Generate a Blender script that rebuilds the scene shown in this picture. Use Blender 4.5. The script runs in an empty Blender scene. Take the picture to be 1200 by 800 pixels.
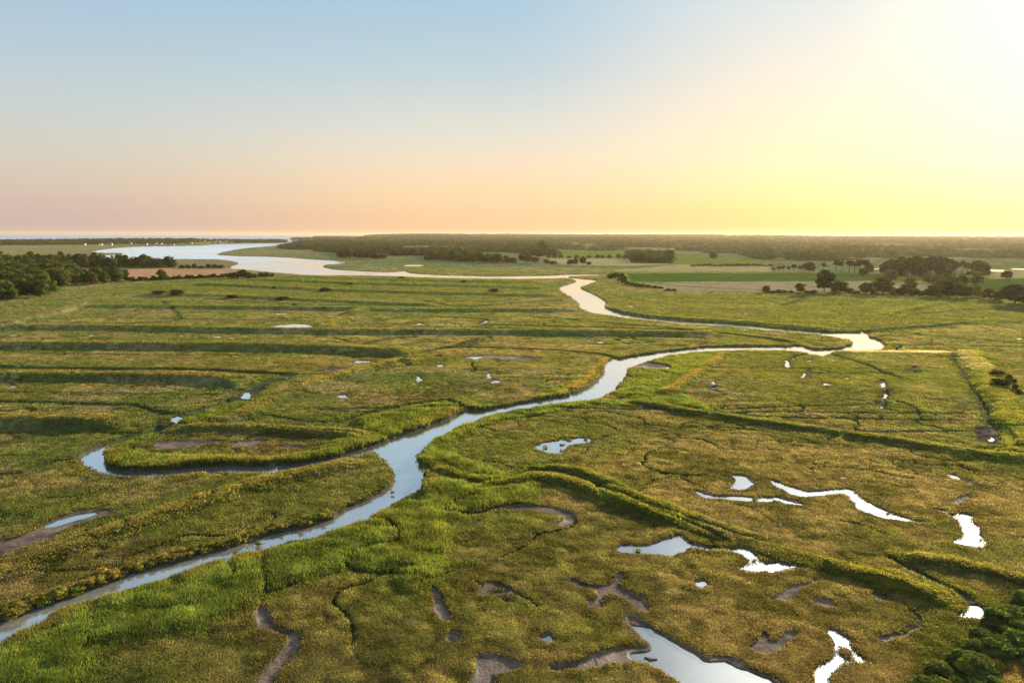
import bpy, math, time
import numpy as np
T0 = time.time()
rng = np.random.default_rng(7)
R = math.radians
scene = bpy.context.scene
COL = scene.collection

# ------------------------------------------------------------------ camera
CAM_Z = 40.0
F = 800.0
PITCH = math.atan(124.8 / F)
ROLL = R(0.22)
FW = np.array([0, math.cos(PITCH), -math.sin(PITCH)])
UP0 = np.array([0, math.sin(PITCH), math.cos(PITCH)])
RT0 = np.array([1.0, 0, 0])
RT = RT0 * math.cos(ROLL) + UP0 * math.sin(ROLL)
UP = UP0 * math.cos(ROLL) - RT0 * math.sin(ROLL)

def gp(pts, z=0.7):
    """survey points: directions measured from the photograph, put on the ground plane at height z"""
    p = np.array(pts, float)
    d = FW[None] + RT[None] * ((p[:, 0:1] - 600) / F) + UP[None] * ((400 - p[:, 1:2]) / F)
    dz = np.minimum(d[:, 2], -0.0018)
    t = (CAM_Z - z) / -dz
    return np.stack([d[:, 0] * t, d[:, 1] * t], 1)

# ------------------------------------------------------------------ noise
def _hash(ix, iy, seed):
    h = (ix.astype(np.int64) * 374761393 + iy.astype(np.int64) * 668265263 + seed * 1442695041) & 0x7fffffff
    h = ((h ^ (h >> 13)) * 1274126177) & 0x7fffffff
    h = (h ^ (h >> 16)) & 0xffff
    return h.astype(np.float32) / 65535.0

def vnoise(x, y, s, seed=0):
    x = x / s; y = y / s
    ix = np.floor(x); iy = np.floor(y)
    fx = (x - ix).astype(np.float32); fy = (y - iy).astype(np.float32)
    fx = fx * fx * (3 - 2 * fx); fy = fy * fy * (3 - 2 * fy)
    ix = ix.astype(np.int64); iy = iy.astype(np.int64)
    a = _hash(ix, iy, seed); b = _hash(ix + 1, iy, seed)
    c = _hash(ix, iy + 1, seed); d = _hash(ix + 1, iy + 1, seed)
    return (a + (b - a) * fx) * (1 - fy) + (c + (d - c) * fx) * fy

def fbm(x, y, s, oct=3, seed=0):
    v = 0; a = 1; t = 0
    for i in range(oct):
        # rotate octaves to hide the lattice
        ca, sa = math.cos(0.6 + i * 1.1), math.sin(0.6 + i * 1.1)
        v = v + a * vnoise(x * ca - y * sa, x * sa + y * ca, s / 2 ** i, seed + i * 17)
        t += a; a *= 0.55
    return v / t

def sst(a, b, x):
    t = np.clip((x - a) / (b - a), 0, 1)
    return t * t * (3 - 2 * t)

# ------------------------------------------------------------------ geometry queries
def chaikin(p, n=1, closed=False):
    for _ in range(n):
        if closed:
            q = np.roll(p, -1, 0)
            a = p * .75 + q * .25; b = p * .25 + q * .75
            p = np.stack([a, b], 1).reshape(-1, p.shape[1])
        else:
            a = p[:-1] * .75 + p[1:] * .25; b = p[:-1] * .25 + p[1:] * .75
            m = np.stack([a, b], 1).reshape(-1, p.shape[1])
            p = np.concatenate([p[:1], m, p[-1:]], 0)
    return p

def seg_dist(X, Y, pts, margin, closed=False, vals=None):
    """distance to a polyline, exact within margin, else margin. vals: per-vertex value interpolated."""
    D = np.full(X.shape, margin, np.float32)
    V = np.zeros(X.shape, np.float32) if vals is not None else None
    n = len(pts)
    lo = pts.min(0) - margin; hi = pts.max(0) + margin
    sel = np.nonzero((X > lo[0]) & (X < hi[0]) & (Y > lo[1]) & (Y < hi[1]))[0]
    if len(sel) == 0:
        return (D, V) if vals is not None else D
    xs = X[sel]; ys = Y[sel]; ds = D[sel]; vs = V[sel] if vals is not None else None
    for i in range(n if closed else n - 1):
        a = pts[i]; b = pts[(i + 1) % n]
        m = np.nonzero((xs > min(a[0], b[0]) - margin) & (xs < max(a[0], b[0]) + margin) &
                       (ys > min(a[1], b[1]) - margin) & (ys < max(a[1], b[1]) + margin))[0]
        if len(m) == 0: continue
        ab = b - a; L = max((ab ** 2).sum(), 1e-9)
        px = xs[m] - a[0]; py = ys[m] - a[1]
        t = np.clip((px * ab[0] + py * ab[1]) / L, 0, 1)
        d = np.sqrt((px - ab[0] * t) ** 2 + (py - ab[1] * t) ** 2)
        c = d < ds[m]
        mm = m[c]
        ds[mm] = d[c]
        if vals is not None:
            vs[mm] = (vals[i] + (vals[(i + 1) % n] - vals[i]) * t[c])
    D[sel] = ds
    if vals is not None:
        V[sel] = vs
        return D, V
    return D

def inside(X, Y, pts):
    I = np.zeros(X.shape, bool)
    lo = pts.min(0); hi = pts.max(0)
    sel = np.nonzero((X > lo[0]) & (X < hi[0]) & (Y > lo[1]) & (Y < hi[1]))[0]
    if len(sel) == 0: return I
    xs = X[sel]; ys = Y[sel]; ii = np.zeros(len(sel), bool)
    n = len(pts)
    for i in range(n):
        a = pts[i]; b = pts[(i + 1) % n]
        if a[1] == b[1]: continue
        m = np.nonzero((ys > min(a[1], b[1])) & (ys <= max(a[1], b[1])))[0]
        if len(m) == 0: continue
        xc = a[0] + (ys[m] - a[1]) * (b[0] - a[0]) / (b[1] - a[1])
        ii[m] ^= xs[m] < xc
    I[sel] = ii
    return I

def sdf(X, Y, pts, margin):
    d = seg_dist(X, Y, pts, margin, True)
    return np.where(inside(X, Y, pts), -d, d)

# ------------------------------------------------------------------ survey of the place (bearings and depressions read off the photograph)
RIVER = [(-260,860),(-260,800),(0,729),(20,723),(40,712),(67,705),(100,692),(127,685),(147,674),(187,662),(220,655),(233,650),(267,642),(300,633),(333,621),(363,617),(390,607),(400,599),(420,590),(443,580),(463,568),(467,560),(462,547),(453,537),(445,528),(433,529),
 (400,541),(367,549.5),(333,552),(317,555),(267,552.5),(200,556),(150,558.5),(133,555),(110,549),(93,538),(100,531),(113,525),(127,520),(120,528),(117,537),(123,545),(135,549.5),(150,552),(200,549),(263,546),(287,545.5),(333,544),(373,540),(400,534.5),
 (420,527),(450,518),(483,505),(500,500),(527,490),(541,484),(547,479),(560,481),(600,474),(633,468),(667,463),(683,457),(695,452),(704,442),(710,435),(711,425),(717,420),(727,420),(740,417),(755,415),(775,412),(800,409),(835,405.6),(897,404.9),(930,406.4),(931,403.5),(942,405.5),(952,409),(982,408.5),(997,405),(1002,402),(999,399),(987,396),(962,392),(937,390),(900,386.8),
 (862,383.3),(825,381),(795,379.2),(755,375),(735,372.8),(715,369.4),(700,367.5),(687,364.5),(680,360),(679,354),(672,349),(662,343),(655,338),(660,334.5),(672,331),(677,329),(672,326.8),(664,325.6),(650,326.2),(600,327.2),(525,326),(475,323.8),(400,322.5),(362,322.5),(345,321),(320,319),(303,317.5),(288,316),(273,315),(270,312.5),(283,308.3),(270,305),(250,303.5),
 (200,303.5),(145,303),(117,301.5),(123,299),(145,298),(145,296),(117,296),(105,294.5),(142,290),(175,288.6),(200,288.7),(242,287.5),(248,286),(293,285),(320,285),(337,284.3),(341,283.2),(372,283.2),(372,284.4),(345,285.4),(317,288.3),(283,291),(252,297),(260,299.7),(327,301),(367,304),(400,306),(407,307.5),(400,309),(380,310),(377,312.5),(387,314.7),(400,316),(433,318),(463,318.7),(472,317),(477,317.7),(475,319),(500,321),(533,322.3),(567,323.1),(600,323.2),(650,322),(667,321.3),(712,320.8),(713,322),(667,323.8),
 (665,324.5),(673,325.3),(697,327.5),(699.5,329),(680,336),(679,337.5),(692,343),(707,351),(709,355),(706,359),(717.5,364),(750,370.4),(795,374.6),(820,377),(862,379),(895,382.3),(950,387),(994,390),(1020,388),(1014,392.5),(1022,396),(1032,400),(1035,406),(1032,409.5),(1012,410.5),(987,411.5),(969,413),(965,417),(959,417),(952,414),(931,411.3),(895,410),(850,410.8),(825,412.4),(787,416.3),(762,421.5),(740,427.5),(735,432.5),(730,441),(721,452.5),(720,457.5),(707,464),(695,470),(682,470),
 (657,473),(617,477),(587,483),(560,492),(533,503),(513,512),(497,522),(485,533),(488,542),(497,557),(495,563),(488,572),(467,585),(443,597),(423,610),(413,615),(400,618),(367,625),(363,631),(340,633),(317,640),(300,648),(243,663),(217,672),(187,680),(160,688),(133,697),(107,705),(77,715),(53,727),(33,737),(17,748),(0,755),(-120,800)]
SEA = [(-900,283.0),(-300,283.4),(0,283.6),(60,283.6),(100,283.2),(200,282.7),(270,282.3),(325,281.9),(332,283.0),(341,283.2),(372,283.2),(400,282.6),(420,281.2),(424,279.6),(432,278.6),(440,276.6),(445,275.2),(200,272),(-900,268)]
ISLANDS = [[(338,280.2),(350,279.6),(380,279.5),(402,279.9),(395,281.0),(360,281.2),(342,281.0)]]

# dikes: points, height, half-width (m), painted sun-gold weight, green weight
DIKES = [
 ([(-120,408),(0,405),(150,404.5),(300,405.5),(400,409),(455,412),(495,414)], 2.6, 7.5, .5, .35),
 ([(-120,443),(0,440),(100,439.5),(200,440.5),(270,444),(292,451)], 2.2, 5.5, .9, .1),
 ([(-120,493),(0,492),(100,493),(135,495),(160,498)], 2.2, 4.5, 1, .1),
 ([(203,499),(260,499),(333,502),(400,505),(432,508)], 1.3, 3.2, .7, .4),
 ([(-120,384),(0,383),(150,383.5),(300,387),(400,388),(520,388),(640,389),(740,390),(800,391),(850,390)], 2.2, 7.5, .5, .3),
 ([(95,358),(150,358.5),(300,360),(420,362),(520,363),(620,363),(685,363)], 2.0, 8, .5, .3),
 ([(0,380),(50,369),(95,358.5)], 1.8, 5.5, 1, 0),
 ([(374,387),(390,379),(407,371)], 1.9, 7, 1, 0),
 ([(409,368.5),(418,365),(427,362)], 1.9, 7, 1, 0),
 ([(150,345),(250,345),(330,349),(400,352),(440,354.5),(520,357)], 1.8, 9, .3, .6),
 ([(225,332),(300,335),(400,340),(500,342.5),(600,345),(660,346)], 2.0, 10, .6, .3),
 ([(285,327),(340,328),(400,331),(470,333),(600,336),(650,338)], 2.0, 12, .5, .3),
 ([(330,322.8),(420,325.5),(530,328.5),(640,330)], 1.3, 12, .2, .6),
 ([(242,503),(262,494),(285,485),(300,477),(325,465),(345,458),(375,446),(400,440),(450,426.5),(487,419.5)], 1.7, 4.2, .9, .25),
 ([(500,417),(512,414),(527,410)], 1.2, 4.5, 1, 0),
 ([(538,404),(556,399),(576,394.5)], 1.5, 5.5, 1, 0),
 ([(-200,735),(-60,690),(0,668),(60,646),(100,632),(150,613),(200,597),(267,573),(333,556.5),(400,543),(432,533)], 1.1, 3.4, .75, .35),
 ([(728,467),(760,470),(800,478.5),(830,484),(867,488.5),(900,493),(953,500),(1000,507),(1033,512),(1065,517.5),(1100,522),(1135,528),(1167,532),(1240,538)], 1.05, 3.0, .35, 1),
 ([(560,566),(600,560),(633,555.5),(667,563),(700,573),(733,587),(767,597),(800,608),(850,625),(890,636),(933,648),(1000,667),(1067,684),(1124,705)], 1.1, 2.0, .25, 1),
 ([(617,547),(650,546.5),(690,553),(720,567),(750,583),(800,600),(840,613),(873,623),(907,631)], .6, 1.5, .3, 1),
 ([(1020,663),(1050,674),(1078,682.5)], .8, 1.7, .5, .8),
 ([(1090,686),(1120,692),(1150,701)], .8, 1.7, .5, .8),
 ([(1055,651),(1100,655),(1150,667),(1200,678),(1300,705)], .8, 1.8, .6, .8),
 ([(1136,408),(1148,425),(1158,440),(1168,455),(1180,475),(1190,495),(1196,515),(1200,535)], 1.4, 7.5, .3, .6),
 ([(851,412),(838,421),(824,432),(806,444),(788,456),(775,462)], .9, 2.8, 1, .4),
 ([(600,561),(560,562),(530,557),(512,545)], .6, 2.5, .1, 1),
 ([(548,487),(520,497),(480,513),(440,524)], .3, 2.0, .6, .7),
 ([(700,452),(712,437),(712,424)], .8, 3.5, 1, .3),
 ([(620,475),(660,467),(695,453)], .6, 3.5, .5, .6),
 ([(700,376),(760,381),(830,387.5),(900,395),(940,400)], .6, 4.0, .3, .5),
 ([(640,388),(700,391),(800,393),(850,396)], .8, 4.5, .5, .3),
 ([(708,360),(740,368),(800,373),(860,376),(930,382),(990,387)], 1.0, 5, .1, .7),
 ([(1010,388),(1060,384),(1100,380),(1150,377)], .9, 5, .1, .6),
 ([(1030,369),(1060,363),(1090,357),(1110,352),(1125,349)], .9, 6, .6, .3),
 ([(900,345),(1000,346),(1100,349),(1200,357)], .9, 8, .4, .4),
]
# ditches: points, width m, floor height, dark reed fringe
DITCHES = [
 ([(-80,429),(0,430),(40,431),(100,432),(150,432.7),(220,433),(270,434.5),(300,436.5),(338,439),(333,442),(320,446.5),(302,453),(290,463),(275,469),(240,481),(222,485),(207,492),(190,501),(160,511),(140,517),(124,523)], 4.4, .1),
 ([(-80,469),(0,470),(50,471.5),(100,473),(150,474.5),(165,477),(180,482),(200,486),(222,485)], 2.4, .05),
 ([(0,557),(30,555),(45,548),(55,541),(80,539),(95,537)], 1.5, .1),
 ([(-60,458),(0,459),(120,461),(250,463)], .9, .45),
 ([(340,440.5),(380,438),(420,433)], .8, .4),
 ([(400,495),(433,484),(455,478),(477,475),(510,470),(522,468),(534,471),(545,480)], 1.6, .1),
 ([(312,487),(350,494),(400,495)], 1.1, .3),
 ([(416,407),(437,400),(460,395.5),(485,395)], 2.2, .15),
 ([(575,395),(560,401),(542,406.5),(520,408),(495,412)], 2.5, .1),
 ([(500,371),(545,372.5),(572,374),(568,377),(558,380.5),(600,381),(660,382.3),(725,384.3),(812,387.2),(850,391.5),(900,397),(928,402)], 3.0, .0),
 ([(520,407),(560,407),(600,407.5),(650,410),(700,414),(722,418.5)], 2.6, .0),
 ([(500,353),(535,360.5),(600,355),(662,352)], 3.0, .1),
 ([(970,413.5),(985,418),(1000,422),(1020,429),(1040,438),(1060,445)], 2.2, .1),
 ([(921,431),(926,424),(931,416),(957,414)], 1.8, .0),
 ([(948,434),(943,442)], 2.2, .2),
 ([(1115,414),(1128,438),(1139,457),(1153,472),(1159,490),(1164,508),(1176,526)], .9, .42),  # added dark strip standing in for the shade edge of the bank
 ([(740,474),(800,484),(865,494),(950,506),(1030,518),(1100,529),(1160,538)], .8, .35),
 ([(1072,429),(1068,437)], 1.6, .2),
 ([(1034,445),(1036,452),(1041,458),(1035,464),(1034,478)], 1.5, .1),
 ([(1040,467),(1058,473),(1075,480),(1073,486),(1083,493)], 1.1, .25),
 ([(1010,387),(1030,387.5),(1060,385.5),(1100,382),(1130,379)], 3.0, .0),
 ([(985,484),(1000,484.5),(1015,483)], .8, .4),
 ([(485,538),(500,548),(520,558),(545,566),(565,568),(590,565),(612,558),(625,551)], 1.7, -.2),
 ([(625,551),(655,553),(685,562),(720,578),(745,592),(780,606),(815,618),(850,634)], 1.0, .25),
 ([(573,600),(545,604),(520,601),(530,593),(552,583)], .9, .35),
 ([(417,613),(430,611),(450,613),(465,620),(472,630),(468,637),(450,640),(433,643),(405,655)], 1.0, .2),
 ([(407,663),(414,670),(430,674),(460,675),(483,677)], .9, .3),
 ([(308,716),(312,697),(311,678),(310,660),(307,650)], .55, .3),
 ([(313,698),(330,690),(352,683),(378,668)], .35, .45),
 ([(1112,555),(1130,562),(1160,573)], .7, .35),
 ([(1045,655),(1080,672),(1110,690),(1130,700),(1142,715)], 1.4, .1),
 ([(1078,735),(1080,725),(1068,715)], .6, .4),
 ([(507,690),(512,705),(526,725)], 1.3, .35),
 ([(610,697),(622,705),(628,712)], .8, .3),
 ([(582,697),(590,703),(600,706)], .7, .35),
 ([(767,553),(800,556),(822,557)], .8, .35),
 ([(985,610),(1010,615),(1035,625)], .7, .4),
 ([(595,503),(625,505)], .5, .45),
 ([(560,497),(590,495)], .5, .45),
 ([(890,340),(930,343),(990,347)], 2, .2),
 ([(915,358),(930,354),(942,350)], 2.5, .2),
 ([(1200,363),(1150,361),(1100,366),(1065,368)], 2.5, .3),
 ([(1060,372),(1120,375),(1200,379)], 2, .3),
 ([(1070,392),(1130,396),(1200,403)], 2, .3),
 ([(770,333),(840,338),(900,340)], 2, .3),
 ([(240,350),(330,356),(420,358)], 2.5, .3),
 ([(100,372),(200,374),(330,376)], 1.6, .45),
 ([(190,352),(215,372),(205,376)], 1.2, .4),
 ([(20,413),(160,416),(330,416)], 1.0, .45),
 ([(810,452),(836,455),(850,462)], .6, .45),
 ([(830,500),(880,503),(930,512),(960,520)], .6, .5),
 ([(1125,563),(1150,570)], .6, .4),
]
# ponds: polygon, kind 'w' water, 'm' mud
PONDS = [
 ('w', [(628,520),(647,517),(665,514),(677,513),(693,515),(688,518),(663,522),(661,528),(658,533),(647,532),(640,529),(630,527)]),
 ('w', [(862,558),(870,557),(882,564),(879,569),(872,572),(850,574),(862,568)]),
 ('w', [(817,575),(827,580),(867,583),(893,583.5),(910,583),(924,583),(950,592),(938,592),(917,587.5),(890,586.5),(867,586),(845,584.5),(823,582)]),
 ('w', [(898,560),(912,566),(929,573),(947,578),(960,576),(975,574.5),(990,573.5),(1000,576),(1010,582),(1017,590),(1033,597),(1045,602),(1058,606),(1072,609),(1087,611),(1084,614),(1065,611.5),(1045,608),(1030,604),(1016,599),(1003,595),(1000,587),(993,581),(985,578.5),(972,580),(955,582),(940,581),(925,577),(910,570)]),
 ('w', [(1098,597),(1115,600),(1137,604),(1136,608),(1143,617),(1140,627),(1152,637),(1152,642),(1130,640),(1113,635),(1127,628),(1125,615),(1113,605)]),
 ('w', [(1113,556),(1128,560),(1123,563),(1116,561)]),
 ('m', [(1117,587),(1133,578),(1141,580),(1132,588),(1122,593)]),
 ('w', [(725,646),(733,639),(757,640),(783,633),(795,625),(802,627),(810,637),(822,641),(837,642),(873,642),(883,650),(897,660),(900,664),(910,658),(933,662),(942,667),(900,671),(870,669),(865,665),(874,661),(877,656),(870,648),(850,645),(833,644),(815,642),(805,641),(790,652),(770,651),(750,649)]),
 ('m', [(633,787),(660,782),(687,777),(700,771),(720,765),(745,762.5),(760,762),(762,757),(750,747),(742,737),(736,723),(745,726),(753,733),(777,747),(800,757),(815,768),(827,775),(853,773),(870,780),(883,787),(917,797),(935,830),(840,850),(815,812),(795,800),(767,784),(750,775),(733,774),(713,777),(693,786),(660,788)]),
 ('w', [(738,725),(745,727),(755,735),(777,749),(800,759),(815,770),(827,778),(852,777),(868,783),(880,790),(905,800),(925,832),(845,850),(818,812),(797,798),(770,781),(755,772),(735,770),(765,766),(766,756),(752,745)]),
 ('w', [(971,740),(980,741),(993,752),(998,763),(1017,775),(1010,777),(1000,773.5),(985,780),(970,790),(967,812),(953,812),(956,787),(966,775),(980,767),(984,757),(979,748)]),
 ('w', [(1124,723),(1131,717),(1140,708),(1146,714),(1149,724)]),
 ('w', [(563,683),(583,682.5),(597,690),(605,698),(594,695),(580,693),(567,697)]),
 ('m', [(547,678),(563,683),(565,690),(556,683)]),
 ('m', [(573,598),(600,593.5),(633,591.5),(652,597),(668,601.5),(672,608),(667,617),(657,616),(664,609),(660,604),(645,601),(628,597),(600,597)]),
 ('m', [(667,678),(685,684),(702,687),(713,685),(720,680),(723,670),(729,672),(726,681),(718,688),(737,696),(760,712),(757,716),(735,702),(712,694),(706,705),(712,714),(690,712),(700,703),(702,693),(683,687)]),
 ('m', [(557,770),(575,771),(600,777),(607,782),(585,787),(574,787),(572,800),(570,820),(552,820),(560,790)]),
 ('m', [(303,716),(310,714),(312,727),(322,735),(345,740),(355,746),(355,756),(344,766),(333,780),(322,795),(312,812),(298,812),(312,793),(323,780),(334,765),(340,752),(338,746),(320,741),(303,730)]),
 ('m', [(954,679),(956,682),(940,690),(923,700),(903,708),(906,703),(925,694),(943,684)]),
 ('m', [(892,740),(899,741),(902,750),(910,756),(912,747),(926,741),(931,744),(917,755),(913,765),(883,765),(878,757),(888,751)]),
 ('m', [(1033,747),(1050,744),(1066,740),(1078,735),(1075,739),(1055,745),(1038,751)]),
 ('m', [(1013,697),(1022,694),(1041,700),(1042,704),(1022,702)]),
 ('m', [(956,704),(970,705),(974,712),(962,709)]),
 ('m', [(503,693),(511,693),(518,710),(526,724),(520,726),(508,710)]),
 ('m', [(526,744),(537,743),(538,751),(528,752)]),
 ('m', [(-10,637),(27,630),(50,618),(60,612),(83,603),(107,599),(132,600),(128,604),(110,608),(93,613),(73,622),(43,637),(0,650),(-60,665),(-70,655)]),
 ('w', [(50,618),(56,615),(83,605),(107,600.5),(112,603),(88,609),(66,617)]),
 ('m', [(180,521),(200,516.5),(225,518.5),(262,515.5),(262,518),(235,521),(207,525),(187,527)]),
 ('m', [(264,521),(290,517),(312,516),(300,522.5),(280,523.5)]),
 ('m', [(322,523),(345,522.5),(356,524.5),(335,525.5)]),
 ('w', [(316,382.5),(330,380.8),(345,379),(367,381.3),(364,384),(348,383),(335,384.3),(322,383.4)]),
 ('w', [(472,311.6),(478,310.3),(497,310.6),(494,312),(480,312)]),
 ('w', [(1138,343.5),(1160,343.2),(1175,344.8),(1150,345)] ),
 ('d', [(1140,503),(1154,500),(1162,508),(1171,522),(1152,520)]),
 ('m', [(537,417),(570,416),(620,418),(640,420.5),(600,421),(545,420)]),
 ('m', [(380,433),(395,431.5),(400,434),(385,436)]),
 ('m', [(713,421),(760,424),(790,430),(770,435),(735,431)]),
]
# small shining pools: x, y, half-width px, half-height px
POOLS = [(325,367.8,15,.5),(389,366.8,9,.6),(492,380,4,1.2),(517,379.6,3.5,.8),(257,395,4,.7),(270,396,3,.5),(318,401.5,3,.8),(354,401,4,.4),(385,401.2,2,.8),(1,448,6,1),(20,453,8,.6),(108,438.7,9,.7),(122,440,8,.5),
 (514,418,4,1),(478,429,4.5,1.1),(516,429,5,1.3),(557,419.3,7,1.2),(423,424,9,1.2),(403,415.5,3,.5),(491,445,2,3),(580,447,6,1.5),(573,441,3,3),(693,399.5,5,1),(702,401,5,.7),(680,397,3,.5),(783,432,4,1.5),(739,359,3,.6),
 (836,450,4,2.5),(837,454,3,1),(948,423,4,.7),(968,450,6,1.5),(991,443,3,.8),(922,426,1.5,4),(942,441,1.5,2.5),(1034,451,2,2.2),(1161,515,2,2),(1198,463,2,1.6),(288,464.5,4,4),(205,492,5,3),(402,465,4,2),(470,338,0.1,0.1),(320,346,0.1,.1),
 (1085,380.5,3,.5),(1120,340,6,.6),(100,418,3,.4),(345,345,2,.4),(17,393,4,.5),(108,393,3,.5),(18,359.5,2,.7),(212,393,2,.6),(640,750,5,3),(820,685,4,3),(988,560,1,1),(1060,333,6,.6),(873,368,3,.6),(870,386,6,.5),(1195,397,4,.8),(1080,345,5,.5)]
POOLS = [p for p in POOLS if p[2] > .5]

# colour zones: polygon (z=0.7), kind, softness (m)
ZONES = [
 ('reed', [(-300,860),(-100,790),(0,757),(17,750),(53,729),(107,707),(160,690),(217,674),(300,650),(363,631),(413,617),(467,587),(497,565),(520,556),(600,563),(640,560),(655,570),(610,590),(560,596),(545,604),(530,610),(519,650),(520,672),(488,690),(440,668),(400,672),(340,690),(306,712),(230,752),(130,770),(95,800),(60,860)], 4.5),
 ('reed', [(485,533),(497,521),(533,503),(560,492),(617,477),(657,472),(695,470),(735,468),(760,478),(700,474),(640,485),(590,492),(560,505),(530,520),(530,532),(565,545),(595,558),(560,566),(520,560),(495,556)], 1.8),
 ('reed', [(720,462),(735,442),(742,428),(765,420),(800,413),(852,410),(850,418),(826,436),(795,462),(830,478),(870,486),(800,480),(735,468)], 2.0),
 ('reed', [(118,524),(128,518),(150,508),(180,499),(240,484),(275,470),(300,474),(262,490),(200,500),(160,515),(150,525),(165,531),(220,534),(300,536),(350,533),(400,525),(440,515),(430,524),(400,535),(350,543),(290,546),(200,550),(145,551),(120,542)], 1.5),
 ('reed', [(425,492),(460,482),(500,475),(530,473),(541,481),(527,490),(483,506),(440,519),(400,528),(380,525),(400,515),(420,505)], 1.8),
 ('gold', [(640,465),(665,452),(685,440),(700,420),(712,418),(712,432),(700,452),(680,460),(650,468)], 2.0),
 ('reed', [(600,474),(620,468),(650,455),(670,447),(660,462),(640,468),(610,476),(560,482),(530,478),(548,470),(575,478)], 2.0),
 ('straw', [(1125,412),(1146,411),(1154,422),(1166,435),(1150,437),(1138,432)], 2.0),
 ('straw', [(1090,518),(1105,521),(1140,526),(1135,530),(1105,525)], 1.0),
 ('straw', [(1175,483),(1200,487),(1200,490),(1180,488)], 1.0),
 ('straw', [(985,409.5),(1060,409.5),(1125,411),(1120,413.5),(1060,412),(1000,412)], 2.0),
 ('reed', [(1145,438),(1165,450),(1185,470),(1200,490),(1230,540),(1180,528),(1165,500),(1160,480),(1140,455),(1130,430)], 2.5),
 ('green', [(860,418),(920,415),(960,420),(1000,428),(1060,440),(1100,470),(1080,495),(1000,485),(900,470),(850,455),(845,430)], 6),
 ('green', [(700,352),(780,345),(900,345),(1100,350),(1250,358),(1250,380),(1040,384),(990,386),(860,377),(750,369),(712,360)], 14),
 ('green', [(250,322),(400,324),(600,328),(655,332),(650,345),(600,352),(400,350),(250,345),(130,345),(90,340),(160,330)], 14),
 ('shrub', [(1045,810),(1075,770),(1090,735),(1120,720),(1150,700),(1200,690),(1300,690),(1300,850),(1030,850)], 2),
 ('marshtan', [(1170,790),(1200,770),(1240,770),(1240,830),(1160,830)], 1.5),
 ('orange', [(80,313.2),(278,314.3),(278,317),(266,323.5),(200,325),(150,329),(100,324),(80,318)], 3),
 ('marshtan', [(-200,287.5),(0,287.5),(120,288),(150,289),(105,294),(120,300),(60,303),(-200,303)], 30),
 ('marshtan', [(200,304),(265,304.5),(280,308),(268,313),(200,313),(150,310)], 10),
 ('marshtan', [(255,297.5),(300,293),(340,291.5),(400,293),(400,296),(300,299)], 25),
 ('wheat', [(820,294.2),(838,294),(857,294.3),(857,296.4),(820,296.4)], 15),
 ('wheat', [(870,294.3),(888,294.3),(888,296),(870,296)], 15),
 ('lawn', [(640,293.5),(700,294),(772,295.5),(772,301.5),(640,302.5)], 10),
 ('lawn', [(788,298),(830,299),(870,303),(920,308),(800,309.5),(788,309)], 10),
 ('crop', [(735,320.5),(800,319.8),(1000,319.6),(1035,321),(1035,328.5),(1000,329),(870,329.5),(740,330)], 3),
 ('bare', [(750,332),(870,329.8),(1030,329),(1035,339),(960,340.5),(880,341.3),(790,340.5),(765,335)], 3),
 ('bare', [(1040,331),(1140,332),(1140,342),(1040,340)], 3),
 ('crop', [(1130,327),(1200,326),(1300,328),(1300,346),(1200,344),(1135,340)], 3),
 ('wheat', [(640,302.5),(740,303),(790,309.5),(760,311.5),(660,310.5)], 10),
 ('wheat', [(790,309.8),(905,309.5),(905,318),(800,318),(720,317)], 10),
 ('wheat', [(1165,316),(1200,316.5),(1240,317),(1240,325),(1160,326)], 10),
 ('water_f', [(1160,314.6),(1178,315.2),(1176,318),(1155,317.4)], 0),
 ('water_f', [(1183,313.6),(1215,314.2),(1215,316),(1188,315.6)], 0),
 ('water_f', [(1018,313.6),(1040,313.8),(1040,315),(1018,315)], 0),
 ('water_f', [(470,281.6),(505,281.9),(505,282.8),(470,282.6)], 0),
 ('water_f', [(560,283.0),(580,283.2),(580,284.1),(560,283.9)], 0),
]
ZC = {'reed': (.092,.185,.038), 'gold': (.32,.27,.055), 'straw': (.74,.60,.40), 'green': (.115,.145,.025), 'shrub': (.045,.07,.016),
      'orange': (.42,.22,.12), 'marshtan': (.22,.17,.08), 'wheat': (.40,.31,.13), 'lawn': (.17,.19,.03), 'crop': (.075,.125,.016), 'bare': (.38,.27,.14)}

# woods as regions seen from the air (base line on the ground)
WOODS = [
 [(325,291.5),(345,286.5),(400,284.6),(520,284.6),(640,285),(640,293.5),(655,300),(610,308.5),(560,306.5),(505,304.5),(500,300),(455,299),(450,303),(400,303),(398,297),(340,293)],
 [(640,284.6),(800,285),(950,286.5),(1300,287),(1300,304),(1100,303),(1000,305),(925,308.5),(885,304),(860,297.5),(820,297.5),(790,299),(790,295.5),(735,295),(640,293)],
 [(735,300),(787,300),(789,309),(740,308.5)],
 [(-200,288.2),(0,287.5),(60,287.2),(130,287),(200,287.2),(245,286),(250,283.6),(100,284.2),(0,284.6),(-200,284.6)],
 [(-60,330),(0,322),(60,319),(86,321),(78,316),(60,312.5),(0,312.5),(-60,313)],
 [(-60,316),(0,314.6),(120,314.6),(205,314.2),(205,312.3),(0,312),(-60,312)],
 [(250,285.6),(330,284.6),(336,283.9),(325,282.8),(250,283.5)],
 [(340,281.0),(398,281.0),(398,280.0),(345,280.0)],
]

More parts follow.
